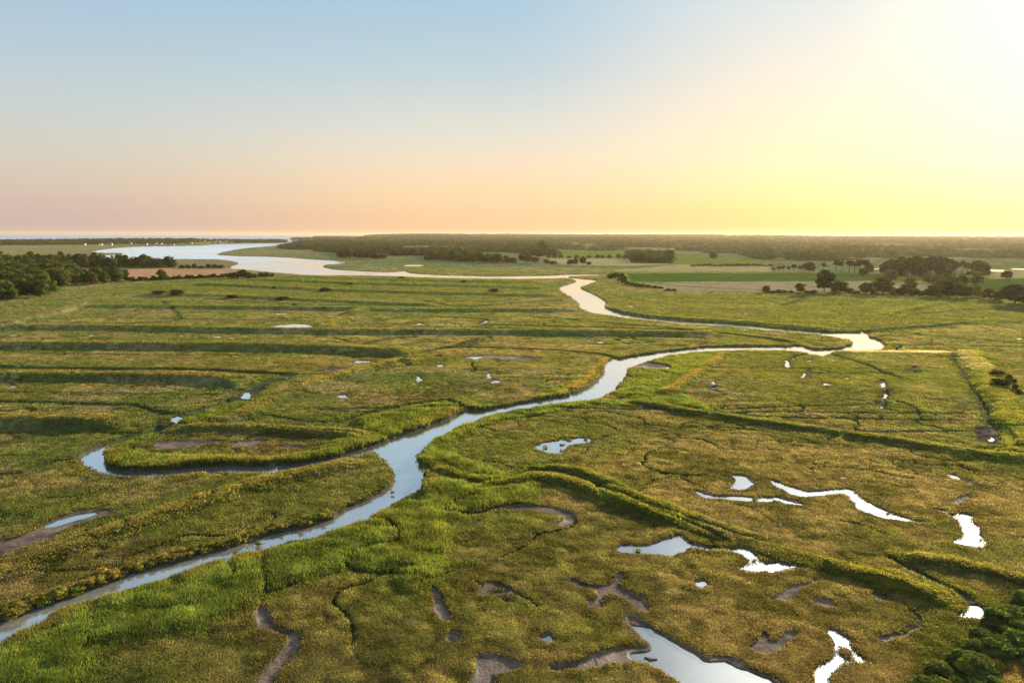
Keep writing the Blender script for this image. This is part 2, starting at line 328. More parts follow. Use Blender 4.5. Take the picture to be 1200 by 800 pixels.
W = {}
W['river'] = chaikin(gp(RIVER, 0.35), 1, True)
W['sea'] = gp(SEA, 0.0)
W['isl'] = [gp(i, 0) for i in ISLANDS]
W['dikes'] = [(chaikin(gp(p, 1.2 if h > 1 else .8), 1), h, w, g, gr) for p, h, w, g, gr in DIKES]
W['ditch'] = [(chaikin(gp(p, .5), 1), w, z) for p, w, z in DITCHES]
W['pond'] = [(k, chaikin(gp(p, .5), 1, True)) for k, p in PONDS]
def ellipse(x, y, a, b):
    t = np.linspace(0, 2 * np.pi, 11)[:-1]
    rr = 1 + .35 * np.sin(3 * t + x) + .2 * np.sin(5 * t + y)
    return [(x + a * rr[i] * math.cos(t[i]), y + b * rr[i] * math.sin(t[i])) for i in range(10)]
for p in POOLS:
    W['pond'].append(('w', gp(ellipse(*p), .5)))
W['zone'] = [(k, gp(p, .7), s) for k, p, s in ZONES]
W['woods'] = [gp(p, 0.0) for p in WOODS]

POND_Z = 0.48
HSC = .8

def inland(X, Y):
    """1 over the inland plateau, 0 over the coast"""
    az = np.degrees(np.arctan2(X, Y))
    return sst(-18.5, -6, az) * (np.abs(az) < 100)

def wood_thr(Y):
    return .40 + .10 * sst(900, 1500, Y)

def field(X, Y):
    """terrain height, albedo, wetness, reed weight, tuft height"""
    X = X.astype(np.float64); Y = Y.astype(np.float64)
    n = len(X)
    r = np.hypot(X, Y)
    nearw = (1 - sst(700, 1600, r)).astype(np.float32)
    nx = fbm(X, Y, 3.5, 3, 11) - .5; ny = fbm(X, Y, 3.5, 3, 57) - .5
    amp = (1.2 - .75 * (1 - sst(60, 140, r))) * (1 - sst(300, 900, r)) + .4
    Xw = X + nx * amp; Yw = Y + ny * amp
    big = fbm(X, Y, 40, 3, 3); med = fbm(X, Y, 9, 3, 5); sm = fbm(X, Y, 1.4, 2, 9)
    # ---- base marsh
    h = .62 - .08 * sst(120, 300, r) + (big - .5) * .2 + (med - .5) * .18 + (sm - .5) * .24 * (1 - sst(150, 400, r))
    # far flat land dries out and rises to low hills
    il = inland(X, Y)
    h = h + sst(1100, 2200, r) * 1.5 * il
    hill = (sst(2600, 8500, r) * (20 + 26 * fbm(X, Y, 2600, 2, 31)) + sst(2000, 3500, r) * 10 * (fbm(X, Y, 900, 2, 77) - .35))
    az = np.degrees(np.arctan2(X, Y))
    h = h + hill * il * (1 - .25 * sst(5, 30, az))
    # headland at the river mouth
    hd = sst(950, 0, np.hypot((X + 1300) * 1.0, (Y - 2700) * 2.2)) * 10
    h = h + hd * (1 - il)
    # fine winding creases and runnels in the turf: zero lines of a smooth field, kept at a constant width
    def zeroline(fn, iso=0.0):
        v = fn(X, Y) - iso; e = .4
        gx = (fn(X + e, Y) - v - iso) / e; gy = (fn(X, Y + e) - v - iso) / e
        return np.abs(v) / np.maximum(np.hypot(gx, gy), .006)
    fc_ = lambda x, y: fbm(x, y, 13, 2, 201) - .5
    dc = zeroline(fc_)
    cm = sst(.46, .54, fbm(X, Y, 38, 2, 207))
    cw_ = (.34 + .25 * sst(100, 260, r)) * (.4 + 1.2 * sst(.3, .7, med))
    crease = (1 - sst(cw_ * .5, cw_ * 1.3, dc)) * cm * (1 - sst(330, 480, r))
    h = h - crease * .4
    # old drainage lines that run across the strips of the left and middle marsh
    fl_ = lambda x, y: fbm(x * .07 + 5, y + .03 * x, 15, 2, 231) - .5
    dl = zeroline(fl_); dl2 = zeroline(fl_, .07)
    line = (1 - sst(.4, 1.1, dl)) * sst(130, 170, r) * (1 - sst(600, 800, r)) * sst(.44, .5, fbm(X * .4, Y, 50, 2, 237))
    line2 = (1 - sst(.5, 1.8, dl2)) * sst(130, 170, r) * (1 - sst(900, 1200, r)) * sst(.42, .5, fbm(X * .4, Y, 40, 2, 241))
    h = h - line * .3 + line2 * .12
    # ---- albedo
    C = np.empty((n, 3), np.float32)
    t1 = sst(.35, .65, big)[:, None]; t2 = sst(.3, .7, med)[:, None]; t3 = sst(.25, .75, sm)[:, None]
    brown = np.array([.165, .145, .066]); olive = np.array([.105, .130, .040]); ygr = np.array([.185, .200, .055])
    C[:] = brown * (1 - t1) + olive * t1
    C[:] = C * (1 - .45 * t2) + ygr * .45 * t2
    C[:] = C * (.5 + .9 * t3)  # low spots darkened, painting in shade amid the tufts
    t4 = sst(.35, .65, fbm(X + 9, Y * 1.4, 4.5, 3, 63))[:, None]
    C[:] = C * (1 - .35 * t4) + np.array([.26, .235, .13]) * .35 * t4
    C[:] = C * (1 - .75 * crease[:, None])
    C[:] = C * (1 - .7 * line[:, None]) * (1 - .6 * line2[:, None]) + np.array([.15, .21, .05]) * .6 * line2[:, None]
    C[:] = C * (1 + .22 * sst(130, 260, r)[:, None])  # paler with distance: golden haze glare put into the albedo
    t5 = sst(.5, .62, fbm(X * .9 + 31, Y * 1.2, 6.5, 3, 83))[:, None]
    C[:] = C * (1 - .68 * t5) + np.array([.052, .066, .022]) * .68 * t5
    t7 = sst(.54, .64, fbm(X + 71, Y * 1.3 + 5, 9, 4, 93))[:, None]
    C[:] = C * (1 - .65 * t7) + np.array([.30, .25, .13]) * .65 * t7
    t6 = sst(.52, .64, fbm(X - 11, Y * 1.3, 24, 3, 87))[:, None]
    C[:] = C * (1 - .6 * t6) + np.array([.095, .150, .036]) * .6 * t6
    # streaky long strips in the mid distance
    strip = fbm(X * .22, Y, 11, 3, 91)[:, None]
    mid = sst(150, 300, r)[:, None]
    C[:] = C * (1 - mid * .5 * sst(.45, .7, strip)) + np.array([.20, .165, .075]) * mid * .5 * sst(.45, .7, strip)
    gs = fbm(X * .3, Y, 17, 3, 131)[:, None]
    C[:] = C * (1 - mid * .55 * sst(.5, .65, gs)) + np.array([.10, .150, .03]) * mid * .55 * sst(.5, .65, gs)
    # far land: woods and fields patchwork
    farw = sst(2600, 3300, r) * il
    fcell = fbm(X * .5, Y, 260, 2, 41)
    fc = np.where((fcell > .56)[:, None], np.array([.20, .17, .07]), np.array([.05, .06, .02]))
    C[:] = C * (1 - farw[:, None]) + fc * farw[:, None]
    reed = np.zeros(n, np.float32); gold = np.zeros(n, np.float32); wet = np.zeros(n, np.float32); bare = np.zeros(n, np.float32)
    shrub = np.zeros(n, np.float32); short = np.zeros(n, np.float32); zr = np.full(n, .45, np.float32); tidy = np.zeros(n, np.float32)
    def near(P, m):
        lo = P.min(0) - m; hi = P.max(0) + m
        I = np.nonzero((Xw > lo[0]) & (Xw < hi[0]) & (Yw > lo[1]) & (Yw < hi[1]))[0]
        return I
    def mixi(I, w, col):
        w = w[:, None].astype(np.float32)
        C[I] = C[I] * (1 - w) + np.asarray(col, np.float32) * w
    def mix(w, col):
        w = w[:, None].astype(np.float32)
        C[:] = C * (1 - w) + np.asarray(col, np.float32) * w
    lowf = np.zeros(n, bool); bare = np.maximum(bare, np.maximum(crease, line) * .6)
    for k, P, s in W['zone']:
        ss = max(s, .5)
        I = near(P, ss * 3.5 + 2)
        if len(I) == 0: continue
        if k == 'water_f':
            lowf[I] |= inside(X[I], Y[I], P); continue
        d = sdf(Xw[I] + (med[I] - .5) * ss * 2, Yw[I] + (big[I] - .5) * ss * 2, P, ss * 1.5 + 1)
        w = sst(ss * .5, -ss * .5, d)
        J = w > 0; I = I[J]; w = w[J]
        if len(I) == 0: continue
        c = np.array(ZC[k])[None] * (.8 + .25 * t2[I] + .15 * t3[I])
        if k == 'reed':
            c = c * (1 - .45 * t1[I]) + np.array([[.19, .225, .04]]) * .45 * t1[I]
            reed[I] = np.maximum(reed[I], w); zr[I] = np.maximum(zr[I], w)
        elif k == 'gold': gold[I] = np.maximum(gold[I], w); reed[I] = np.maximum(reed[I], w * .6)
        elif k == 'shrub': shrub[I] = np.maximum(shrub[I], w)
        elif k in ('orange', 'wheat', 'lawn', 'crop', 'bare'): tidy[I] = np.maximum(tidy[I], w)
        wt = {'green': .6, 'marshtan': .8, 'straw': 1.0}.get(k, .92)
        mixi(I, w * wt, c)
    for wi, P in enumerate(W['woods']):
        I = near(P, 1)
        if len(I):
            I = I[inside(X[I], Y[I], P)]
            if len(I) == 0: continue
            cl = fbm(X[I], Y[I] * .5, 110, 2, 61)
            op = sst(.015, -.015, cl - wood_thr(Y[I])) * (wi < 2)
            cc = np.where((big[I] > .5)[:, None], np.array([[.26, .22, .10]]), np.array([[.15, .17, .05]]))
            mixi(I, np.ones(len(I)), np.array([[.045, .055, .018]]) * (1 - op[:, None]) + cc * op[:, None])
    # ---- dikes
    hb = h.copy()
    for P, H, hw, g, gr in W['dikes']:
        hw = hw * (.84 if hw > 5 else 1)
        m = hw * 1.5 + 1
        I = near(P, m)
        if len(I) == 0: continue
        d = seg_dist(Xw[I], Yw[I], P, m); J = d < m; I = I[J]; d = d[J]
        if len(I) == 0: continue
        dd = d / (hw * (.85 + .3 * med[I]))
        w = 1 - sst(.12, 1, dd)
        if g > .6 and gr < .3: w = 1 - sst(.3, 1, dd)
        e0 = np.hypot(Xw[I] - P[0, 0], Yw[I] - P[0, 1]); e1 = np.hypot(Xw[I] - P[-1, 0], Yw[I] - P[-1, 1])
        w = w * sst(0, hw * 1.6, e0) * sst(0, hw * 1.6, e1)
        h[I] = np.maximum(h[I], hb[I] + H * HSC * w * (.85 + .2 * big[I] + .12 * med[I]))
        T2 = t2[I]; T3 = t3[I]; me_ = med[I]
        cw = (1 - sst(.75, 1.15, dd)) * (.5 + .5 * sst(.2, .6, me_))
        mixi(I, cw * gr * .8, np.array([.10, .15, .022]) * (.85 + .3 * T2))
        ck = (1 - sst(.12, .5, dd)) * (gr > .55) * sst(.3, .5, me_)
        mixi(I, ck * .7, np.array([.25, .27, .055]))  # lit crest line painted as a brighter yellow green
        cg = (1 - sst(.2, .8, dd)) * (.35 + .65 * sst(.3, .6, me_))
        mixi(I, cg * g * .75, np.array([.27, .235, .065]) * (.85 + .3 * T3))  # gold tone paints low sunlight onto the crest
        gold[I] = np.maximum(gold[I], cg * g); reed[I] = np.maximum(reed[I], cw * gr * .45); short[I] = np.maximum(short[I], 1 - sst(.8, 1.3, dd))
    # ---- ditches
    for P, w, zf in W['ditch']:
        m = w * .5 + 5
        I = near(P, m)
        if len(I) == 0: continue
        d = seg_dist(Xw[I], Yw[I], P, m); J = d < m; I = I[J]; d = d[J]
        if len(I) == 0: continue
        t = sst(w * .22, w * .5 + .3, d); zf = zf + (med[I] - .5) * .5
        h[I] = np.where(t < 1, np.minimum(h[I], zf + (h[I] - zf) * t), h[I])
        mixi(I, (1 - t) * .9, (.030, .030, .016))
        k = sst(w * .5, w * .5 + .5, d) * (1 - sst(w * .5 + .8, w * .5 + 3, d)) * sst(.35, .6, med[I])
        kd = (1 - sst(w * .5 + .4, w * .5 + 1.3, d)) * sst(110, 170, r[I])
        mixi(I, kd * .6, (.045, .055, .02))
        mixi(I, k * .5, (.10, .145, .03)); reed[I] = np.maximum(reed[I], k * .7 * sst(150, 200, r[I])) * t
        wet[I] = np.maximum(wet[I], (1 - t) * .08); bare[I] = np.maximum(bare[I], 1 - t)
    # ---- ponds and pans
    for kind, P in W['pond']:
        I = near(P, 4)
        if len(I) == 0: continue
        d = sdf(Xw[I], Yw[I], P, 4) - .12; J = d < 3.8; I = I[J]; d = d[J]
        if len(I) == 0: continue
        d = d - .08 + (sm[I] - .5) * (.3 + .4 * sst(60, 150, r[I]))
        if kind == 'w': d = np.where((d < -.45) & (vnoise(X[I], Y[I] * 1.3, 1.6, 401) > .90) & (r[I] < 140), .6, d)
        wv = sst(.28, -.28, d)
        zf = POND_Z - .18 if kind == 'w' else POND_Z + .05 + (sm[I] - .5) * .10
        hin = np.minimum(np.maximum(h[I], POND_Z + .08), POND_Z + .16 + .15 * np.maximum(d, 0))
        rim = (1 - sst(.3, 1.6, np.abs(d))) * .05 * (d > 0)
        hh = np.where(d < 3.2, hin + rim, h[I])
        h[I] = np.where(wv > 0, hh * (1 - wv) + zf * wv, hh)
        mixi(I, wv, np.array([.115, .074, .056]) * (.45 + .4 * t3[I] + .6 * sst(.35, .65, fbm(X[I], Y[I], 2.2, 3, 515))[:, None])); wet[I] = np.maximum(wet[I] * (1 - wv), wv * (.16 + .26 * sst(.5, .65, med[I])) * (kind != 'd'))
        bare[I] = np.maximum(bare[I], wv); reed[I] *= (1 - wv); gold[I] *= (1 - wv)
        fr = (1 - sst(.4, 1.8, d)) * (d > 0)
        mixi(I, fr * .35, (.10, .08, .03))
        mr_ = (1 - sst(.15, .8, d)) * sst(.4, .6, fbm(X[I], Y[I], 3, 2, 505)) * (d > 0)
        mixi(I, mr_ * .85, (.13, .09, .065)); bare[I] = np.maximum(bare[I], mr_)
    # ---- river, bay and sea
    Xr = X + nx * (amp * .9) ; Yr = Y + ny * (amp * .9)
    sr = sdf(Xr, Yr, W['river'], 14)
    ss_ = sdf(X, Y, W['sea'], 14)
    for P in W['isl']:
        ss_ = np.maximum(ss_, -sdf(X, Y, P, 14))
    sd = np.minimum(sr, ss_) - .35 + (sm - .5) * .8 * (1 - sst(250, 500, r))
    t = sst(-.5, .75, sd)
    h = -1.0 + (h + 1.0) * t
    sl = (1 - sst(.3, 1.1, sd))
    mix(sl * .95, (.060, .050, .032)); wet = np.maximum(wet, sl * .12); bare = np.maximum(bare, 1 - sst(.15, .6, sd))
    reed *= sst(.1, .6, sd); gold *= sst(.1, .6, sd)
    edge = sst(.4, .9, sd) * (1 - sst(1.5, 4.0, sd)) * sst(.35, .65, med) * nearw
    mix(edge * .45, (.20, .17, .045)); gold = np.maximum(gold, edge * .6)
    h = np.where(lowf, -.6, h)
    # the sea bed stays well below
    return dict(short=short, zone_reed=zr, h=h, C=C, wet=wet, reed=reed, gold=gold, bare=bare, shrub=shrub, tidy=tidy, sd=sd, med=med, big=big, r=r, sm=sm)

# ------------------------------------------------------------------ mesh helpers
def new_mesh(name, V, faces_flat, loop_tot, colors=None, mats=(), smooth=False, extra=None):
    me = bpy.data.meshes.new(name)
    V = np.ascontiguousarray(V, np.float32)
    me.vertices.add(len(V)); me.vertices.foreach_set('co', V.ravel())
    nf = len(loop_tot)
    me.loops.add(len(faces_flat)); me.loops.foreach_set('vertex_index', np.ascontiguousarray(faces_flat, np.int32))
    me.polygons.add(nf)
    ls = np.zeros(nf, np.int32); ls[1:] = np.cumsum(loop_tot)[:-1]
    me.polygons.foreach_set('loop_start', ls)
    me.polygons.foreach_set('use_smooth', np.full(nf, smooth))
    me.update(calc_edges=True)
    if colors is not None:
        at = me.color_attributes.new('tint', 'FLOAT_COLOR', 'POINT')
        c = np.ones((len(V), 4), np.float32); c[:, :3] = colors
        at.data.foreach_set('color', c.ravel())
    for k, v in (extra or {}).items():
        a = me.attributes.new(k, 'FLOAT', 'POINT'); a.data.foreach_set('value', np.ascontiguousarray(v, np.float32))
    for m in mats: me.materials.append(m)
    return me

def link(name, me, parent=None, label=None, cat=None, group=None, kind=None, loc=None):
    o = bpy.data.objects.new(name, me); COL.objects.link(o)
    if parent is not None: o.parent = parent
    if label: o['label'] = label
    if cat: o['category'] = cat
    if group: o['group'] = group
    if kind: o['kind'] = kind
    if loc is not None: o.location = loc
    return o

# ------------------------------------------------------------------ materials
def mat(name):
    m = bpy.data.materials.new(name); m.use_nodes = True
    nt = m.node_tree; nt.nodes.clear()
    out = nt.nodes.new('ShaderNodeOutputMaterial')
    return m, nt, out

def N(nt, t, **kw):
    n = nt.nodes.new(t)
    for k, v in kw.items():
        if k in n.inputs: n.inputs[k].default_value = v
        else: setattr(n, k, v)
    return n

def mat_ground():
    m, nt, out = mat('ground'); L = nt.links
    p = N(nt, 'ShaderNodeBsdfPrincipled')
    at = N(nt, 'ShaderNodeAttribute', attribute_name='tint')
    wt = N(nt, 'ShaderNodeAttribute', attribute_name='wet')
    geo = N(nt, 'ShaderNodeNewGeometry')
    no = N(nt, 'ShaderNodeTexNoise', Scale=3.2, Detail=4.0, Roughness=.65)
    L.new(geo.outputs['Position'], no.inputs['Vector'])
    no2 = N(nt, 'ShaderNodeTexNoise', Scale=.35, Detail=5.0, Roughness=.7)
    L.new(geo.outputs['Position'], no2.inputs['Vector'])
    mr = N(nt, 'ShaderNodeMapRange'); mr.inputs['From Min'].default_value = .3; mr.inputs['From Max'].default_value = .7
    mr.inputs['To Min'].default_value = .6; mr.inputs['To Max'].default_value = 1.4
    L.new(no.outputs['Fac'], mr.inputs['Value'])
    mr2 = N(nt, 'ShaderNodeMapRange'); mr2.inputs['From Min'].default_value = .3; mr2.inputs['From Max'].default_value = .7
    mr2.inputs['To Min'].default_value = .72; mr2.inputs['To Max'].default_value = 1.28
    L.new(no2.outputs['Fac'], mr2.inputs['Value'])
    mu = N(nt, 'ShaderNodeMath', operation='MULTIPLY'); L.new(mr.outputs[0], mu.inputs[0]); L.new(mr2.outputs[0], mu.inputs[1])
    vm = N(nt, 'ShaderNodeVectorMath', operation='SCALE')
    L.new(at.outputs['Color'], vm.inputs[0]); L.new(mu.outputs[0], vm.inputs['Scale'])
    L.new(vm.outputs[0], p.inputs['Base Color'])
    ro = N(nt, 'ShaderNodeMapRange'); ro.inputs['To Min'].default_value = .95; ro.inputs['To Max'].default_value = .3
    L.new(wt.outputs['Fac'], ro.inputs['Value']); L.new(ro.outputs[0], p.inputs['Roughness'])
    sp = N(nt, 'ShaderNodeMapRange'); sp.inputs['To Min'].default_value = .05; sp.inputs['To Max'].default_value = .6
    L.new(wt.outputs['Fac'], sp.inputs['Value']); L.new(sp.outputs[0], p.inputs['Specular IOR Level'])
    dm = N(nt, 'ShaderNodeMapRange'); dm.inputs['To Min'].default_value = .16; dm.inputs['To Max'].default_value = .02
    L.new(wt.outputs['Fac'], dm.inputs['Value'])
    b = N(nt, 'ShaderNodeBump', Strength=1.0); L.new(dm.outputs[0], b.inputs['Distance'])
    L.new(no.outputs['Fac'], b.inputs['Height']); L.new(b.outputs[0], p.inputs['Normal'])
    df = N(nt, 'ShaderNodeBsdfDiffuse', Roughness=.6); L.new(vm.outputs[0], df.inputs['Color']); L.new(b.outputs[0], df.inputs['Normal'])
    wf = N(nt, 'ShaderNodeMapRange'); wf.inputs['From Max'].default_value = .3; L.new(wt.outputs['Fac'], wf.inputs['Value'])
    mx = N(nt, 'ShaderNodeMixShader'); L.new(wf.outputs[0], mx.inputs[0]); L.new(df.outputs[0], mx.inputs[1]); L.new(p.outputs[0], mx.inputs[2])
    L.new(mx.outputs[0], out.inputs['Surface'])
    return m

def mat_leaf(name, trans=.45, rough=.7):
    m, nt, out = mat(name); L = nt.links
    at = N(nt, 'ShaderNodeAttribute', attribute_name='tint')
    geo = N(nt, 'ShaderNodeNewGeometry')
    oi = N(nt, 'ShaderNodeObjectInfo')
    no = N(nt, 'ShaderNodeTexNoise', Scale=.5, Detail=3.0)
    L.new(geo.outputs['Position'], no.inputs['Vector'])
    mr = N(nt, 'ShaderNodeMapRange'); mr.inputs['From Min'].default_value = .3; mr.inputs['From Max'].default_value = .7
    mr.inputs['To Min'].default_value = .75; mr.inputs['To Max'].default_value = 1.25
    L.new(no.outputs['Fac'], mr.inputs['Value'])
    hs = N(nt, 'ShaderNodeHueSaturation'); hs.inputs['Saturation'].default_value = 1
    h = N(nt, 'ShaderNodeMapRange'); h.inputs['To Min'].default_value = .47; h.inputs['To Max'].default_value = .52
    L.new(oi.outputs['Random'], h.inputs['Value']); L.new(h.outputs[0], hs.inputs['Hue'])
    L.new(mr.outputs[0], hs.inputs['Value']); L.new(at.outputs['Color'], hs.inputs['Color'])
    d = N(nt, 'ShaderNodeBsdfDiffuse', Roughness=rough); t = N(nt, 'ShaderNodeBsdfTranslucent')
    L.new(hs.outputs[0], d.inputs['Color'])
    tc = N(nt, 'ShaderNodeVectorMath', operation='MULTIPLY'); tc.inputs[1].default_value = (1.35, 1.25, .6)
    L.new(hs.outputs[0], tc.inputs[0]); L.new(tc.outputs[0], t.inputs['Color'])
    mx = N(nt, 'ShaderNodeMixShader', Fac=trans)
    L.new(d.outputs[0], mx.inputs[1]); L.new(t.outputs[0], mx.inputs[2]); L.new(mx.outputs[0], out.inputs['Surface'])
    return m

def mat_water(name, col, bump=.02, scale=1.2, rough=.05, f0=.22, open_rough=0.0):
    """silty water: diffuse body under a reflecting surface that takes over towards grazing view"""
    m, nt, out = mat(name); L = nt.links
    geo = N(nt, 'ShaderNodeNewGeometry')
    def mrange(src, a0, a1, b0, b1, smooth=False):
        q = N(nt, 'ShaderNodeMapRange')
        if smooth: q.interpolation_type = 'SMOOTHSTEP'
        q.inputs['From Min'].default_value = a0; q.inputs['From Max'].default_value = a1
        q.inputs['To Min'].default_value = b0; q.inputs['To Max'].default_value = b1
        L.new(src, q.inputs['Value']); return q.outputs[0]
    def math_(op, a_, b_):
        q = N(nt, 'ShaderNodeMath', operation=op); L.new(a_, q.inputs[0])
        if isinstance(b_, (int, float)): q.inputs[1].default_value = b_
        else: L.new(b_, q.inputs[1])
        return q.outputs[0]
    def noise(sx_, sy_, det, dist=0.0, rot=.5):
        mp = N(nt, 'ShaderNodeMapping'); mp.inputs['Scale'].default_value = (sx_, sy_, 1); mp.inputs['Rotation'].default_value = (0, 0, rot)
        L.new(geo.outputs['Position'], mp.inputs['Vector'])
        q = N(nt, 'ShaderNodeTexNoise', Scale=1.0, Detail=det, Distortion=dist); L.new(mp.outputs[0], q.inputs['Vector'])
        return q.outputs['Fac']
    rip = noise(scale, scale * 1.6, 3.0)
    lanes = noise(.006, .018, 3.0, .6, 0)
    silt = noise(.09, .14, 4.0, .8)
    sx = N(nt, 'ShaderNodeSeparateXYZ'); L.new(geo.outputs['Position'], sx.inputs[0])
    sea = mrange(sx.outputs['Y'], 1500, 3200, 0, 1, True)
    bay = mrange(sx.outputs['X'], -120, -520, 0, open_rough)
    ro = math_('ADD', math_('ADD', mrange(lanes, .42, .62, rough, rough + .12), bay), math_('MULTIPLY', sea, open_rough))
    b = N(nt, 'ShaderNodeBump', Strength=.5, Distance=bump); L.new(rip, b.inputs['Height'])
    g = N(nt, 'ShaderNodeBsdfGlossy'); g.inputs['Color'].default_value = (.97, .97, .97, 1); L.new(ro, g.inputs['Roughness']); L.new(b.outputs[0], g.inputs['Normal'])
    d = N(nt, 'ShaderNodeBsdfDiffuse')
    c1 = N(nt, 'ShaderNodeMix', data_type='RGBA'); c1.inputs[6].default_value = (*[q * .8 for q in col], 1); c1.inputs[7].default_value = (*[q * 1.25 for q in col], 1); L.new(mrange(silt, .35, .65, 0, 1), c1.inputs[0])
    c2 = N(nt, 'ShaderNodeMix', data_type='RGBA'); L.new(sea, c2.inputs[0]); L.new(c1.outputs[2], c2.inputs[6]); c2.inputs[7].default_value = (.13, .19, .29, 1)
    L.new(c2.outputs[2], d.inputs['Color'])
    lw = N(nt, 'ShaderNodeLayerWeight', Blend=.5)
    fac = mrange(lw.outputs['Facing'], .42, .84, f0, .96, True)
    fac = math_('MULTIPLY', fac, mrange(sea, 0, 1, 1, .25))
    mx = N(nt, 'ShaderNodeMixShader'); L.new(fac, mx.inputs[0]); L.new(d.outputs[0], mx.inputs[1]); L.new(g.outputs[0], mx.inputs[2])
    L.new(mx.outputs[0], out.inputs['Surface'])
    return m

def mat_plain(name, col, rough=.8, var=.2, scale=2.0):
    m, nt, out = mat(name); L = nt.links
    p = N(nt, 'ShaderNodeBsdfPrincipled', Roughness=rough)
    geo = N(nt, 'ShaderNodeTexCoord')
    no = N(nt, 'ShaderNodeTexNoise', Scale=scale, Detail=4.0); L.new(geo.outputs['Object'], no.inputs['Vector'])
    mr = N(nt, 'ShaderNodeMapRange'); mr.inputs['To Min'].default_value = 1 - var; mr.inputs['To Max'].default_value = 1 + var
    L.new(no.outputs['Fac'], mr.inputs['Value'])
    vm = N(nt, 'ShaderNodeVectorMath', operation='SCALE'); vm.inputs[0].default_value = col
    L.new(mr.outputs[0], vm.inputs['Scale']); L.new(vm.outputs[0], p.inputs['Base Color'])
    L.new(p.outputs[0], out.inputs['Surface'])
    return m

M_GROUND = mat_ground()
M_GRASS = mat_leaf('grass_blades', .5)
M_LEAF = mat_leaf('leaves', .26)
M_WOOD = mat_leaf('far_leaves', .15)
M_RIVER = mat_water('river_water', (.17, .16, .14), bump=.035, f0=.2, open_rough=.22)
M_POND = mat_water('pond_water', (.13, .115, .10), bump=.003, scale=1.0, rough=.03, f0=.32)
M_BARK = mat_plain('bark', (.09, .065, .045), .95)
M_WALL = mat_plain('white_render', (.5, .47, .43), .8, .1)
M_ROOF = mat_plain('roof_slate', (.12, .10, .10), .8)
M_ROOFT = mat_plain('roof_tile', (.30, .14, .08), .8)
M_GLASS = mat_plain('window_glass', (.05, .06, .07), .1)
M_METAL = mat_plain('galvanised_metal', (.45, .45, .45), .5)

# ------------------------------------------------------------------ terrain
def build_terrain():
    s = np.concatenate([np.arange(1500, 700, -9), np.arange(700, 540, -2.0), np.arange(540, 60, -.8), np.arange(60, 6, -.3), np.arange(6, 1.55, -.12)])
    r = 40 / (s / F)
    fine = np.linspace(-41.5, 41.5, 1500)
    coarse = np.arange(44.5, 316, 3.0)
    az = np.radians(np.concatenate([fine, coarse]))
    nr, nc = len(r), len(az)
    RR, AA = np.meshgrid(r, az, indexing='ij')
    X = (RR * np.sin(AA)).ravel(); Y = (RR * np.cos(AA)).ravel()
    f = field(X, Y)
    h = f['h']
    V = np.stack([X, Y, h], 1)
    i = np.arange(nr - 1)[:, None] * nc; j = np.arange(nc)[None]; j2 = (j + 1) % nc
    q = np.stack([i + j, i + j2, i + nc + j2, i + nc + j], -1).reshape(-1, 4)
    # close the hole under the camera
    V = np.concatenate([V, [[0, 0, .7]]]); ci = len(V) - 1
    tri = np.stack([np.full(nc, ci), (np.arange(nc) + 1) % nc, np.arange(nc)], 1)
    gap_shade = (1 - .48 * (1 - sst(110, 230, f['r'])) * (1 - np.clip(f['bare'], 0, 1)))[:, None]   # near litter darkened: shade between the plants painted into the albedo
    C = np.concatenate([f['C'] * gap_shade, [[.1, .1, .03]]]); wet = np.append(f['wet'], 0)
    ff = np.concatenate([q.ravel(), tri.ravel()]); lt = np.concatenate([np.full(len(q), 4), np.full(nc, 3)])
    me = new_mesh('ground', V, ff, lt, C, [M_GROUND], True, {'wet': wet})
    link('ground', me, kind='structure')
    print('terrain', len(V), time.time() - T0, flush=True)
build_terrain()

# water of the river, the bay and the sea: one level sheet
def disc(name, z, rad, m, n=180):
    t = np.linspace(0, 2 * np.pi, n, endpoint=False)
    V = np.stack([rad * np.sin(t), rad * np.cos(t), np.full(n, z)], 1)
    me = new_mesh(name, V, np.arange(n)[::-1], np.array([n]), None, [m])
    return link(name, me, kind='structure')
disc('river', 0.0, 20500, M_RIVER)

# ponds: sheet follows the pond outline and tucks under the turf round it
def build_ponds():
    for kind, P in W['pond']:
        if kind != 'w': continue
        lo = P.min(0) - 1.8; hi = P.max(0) + 1.8
        dist = np.hypot(*P.mean(0))
        cs = .3 if dist < 180 else (1.0 if dist < 500 else 4.0)
        xs = np.arange(lo[0], hi[0] + cs, cs); ys = np.arange(lo[1], hi[1] + cs, cs)
        gx, gy = np.meshgrid(xs, ys, indexing='ij')
        cx = (gx[:-1, :-1] + cs / 2).ravel(); cy = (gy[:-1, :-1] + cs / 2).ravel()
        d = sdf(cx, cy, P, 5)
        keep = d < 1.5
        ny = len(ys)
        ii, jj = np.divmod(np.arange(len(cx)), ny - 1)
        base = ii * ny + jj
        q = np.stack([base, base + ny, base + ny + 1, base + 1], 1)[keep]
        used, inv = np.unique(q, return_inverse=True)
        V = np.stack([gx.ravel()[used], gy.ravel()[used], np.full(len(used), POND_Z)], 1)
        me = new_mesh('pond', V, inv.ravel(), np.full(len(q), 4), None, [M_POND])
        link('pond', me, kind='structure')
build_ponds()

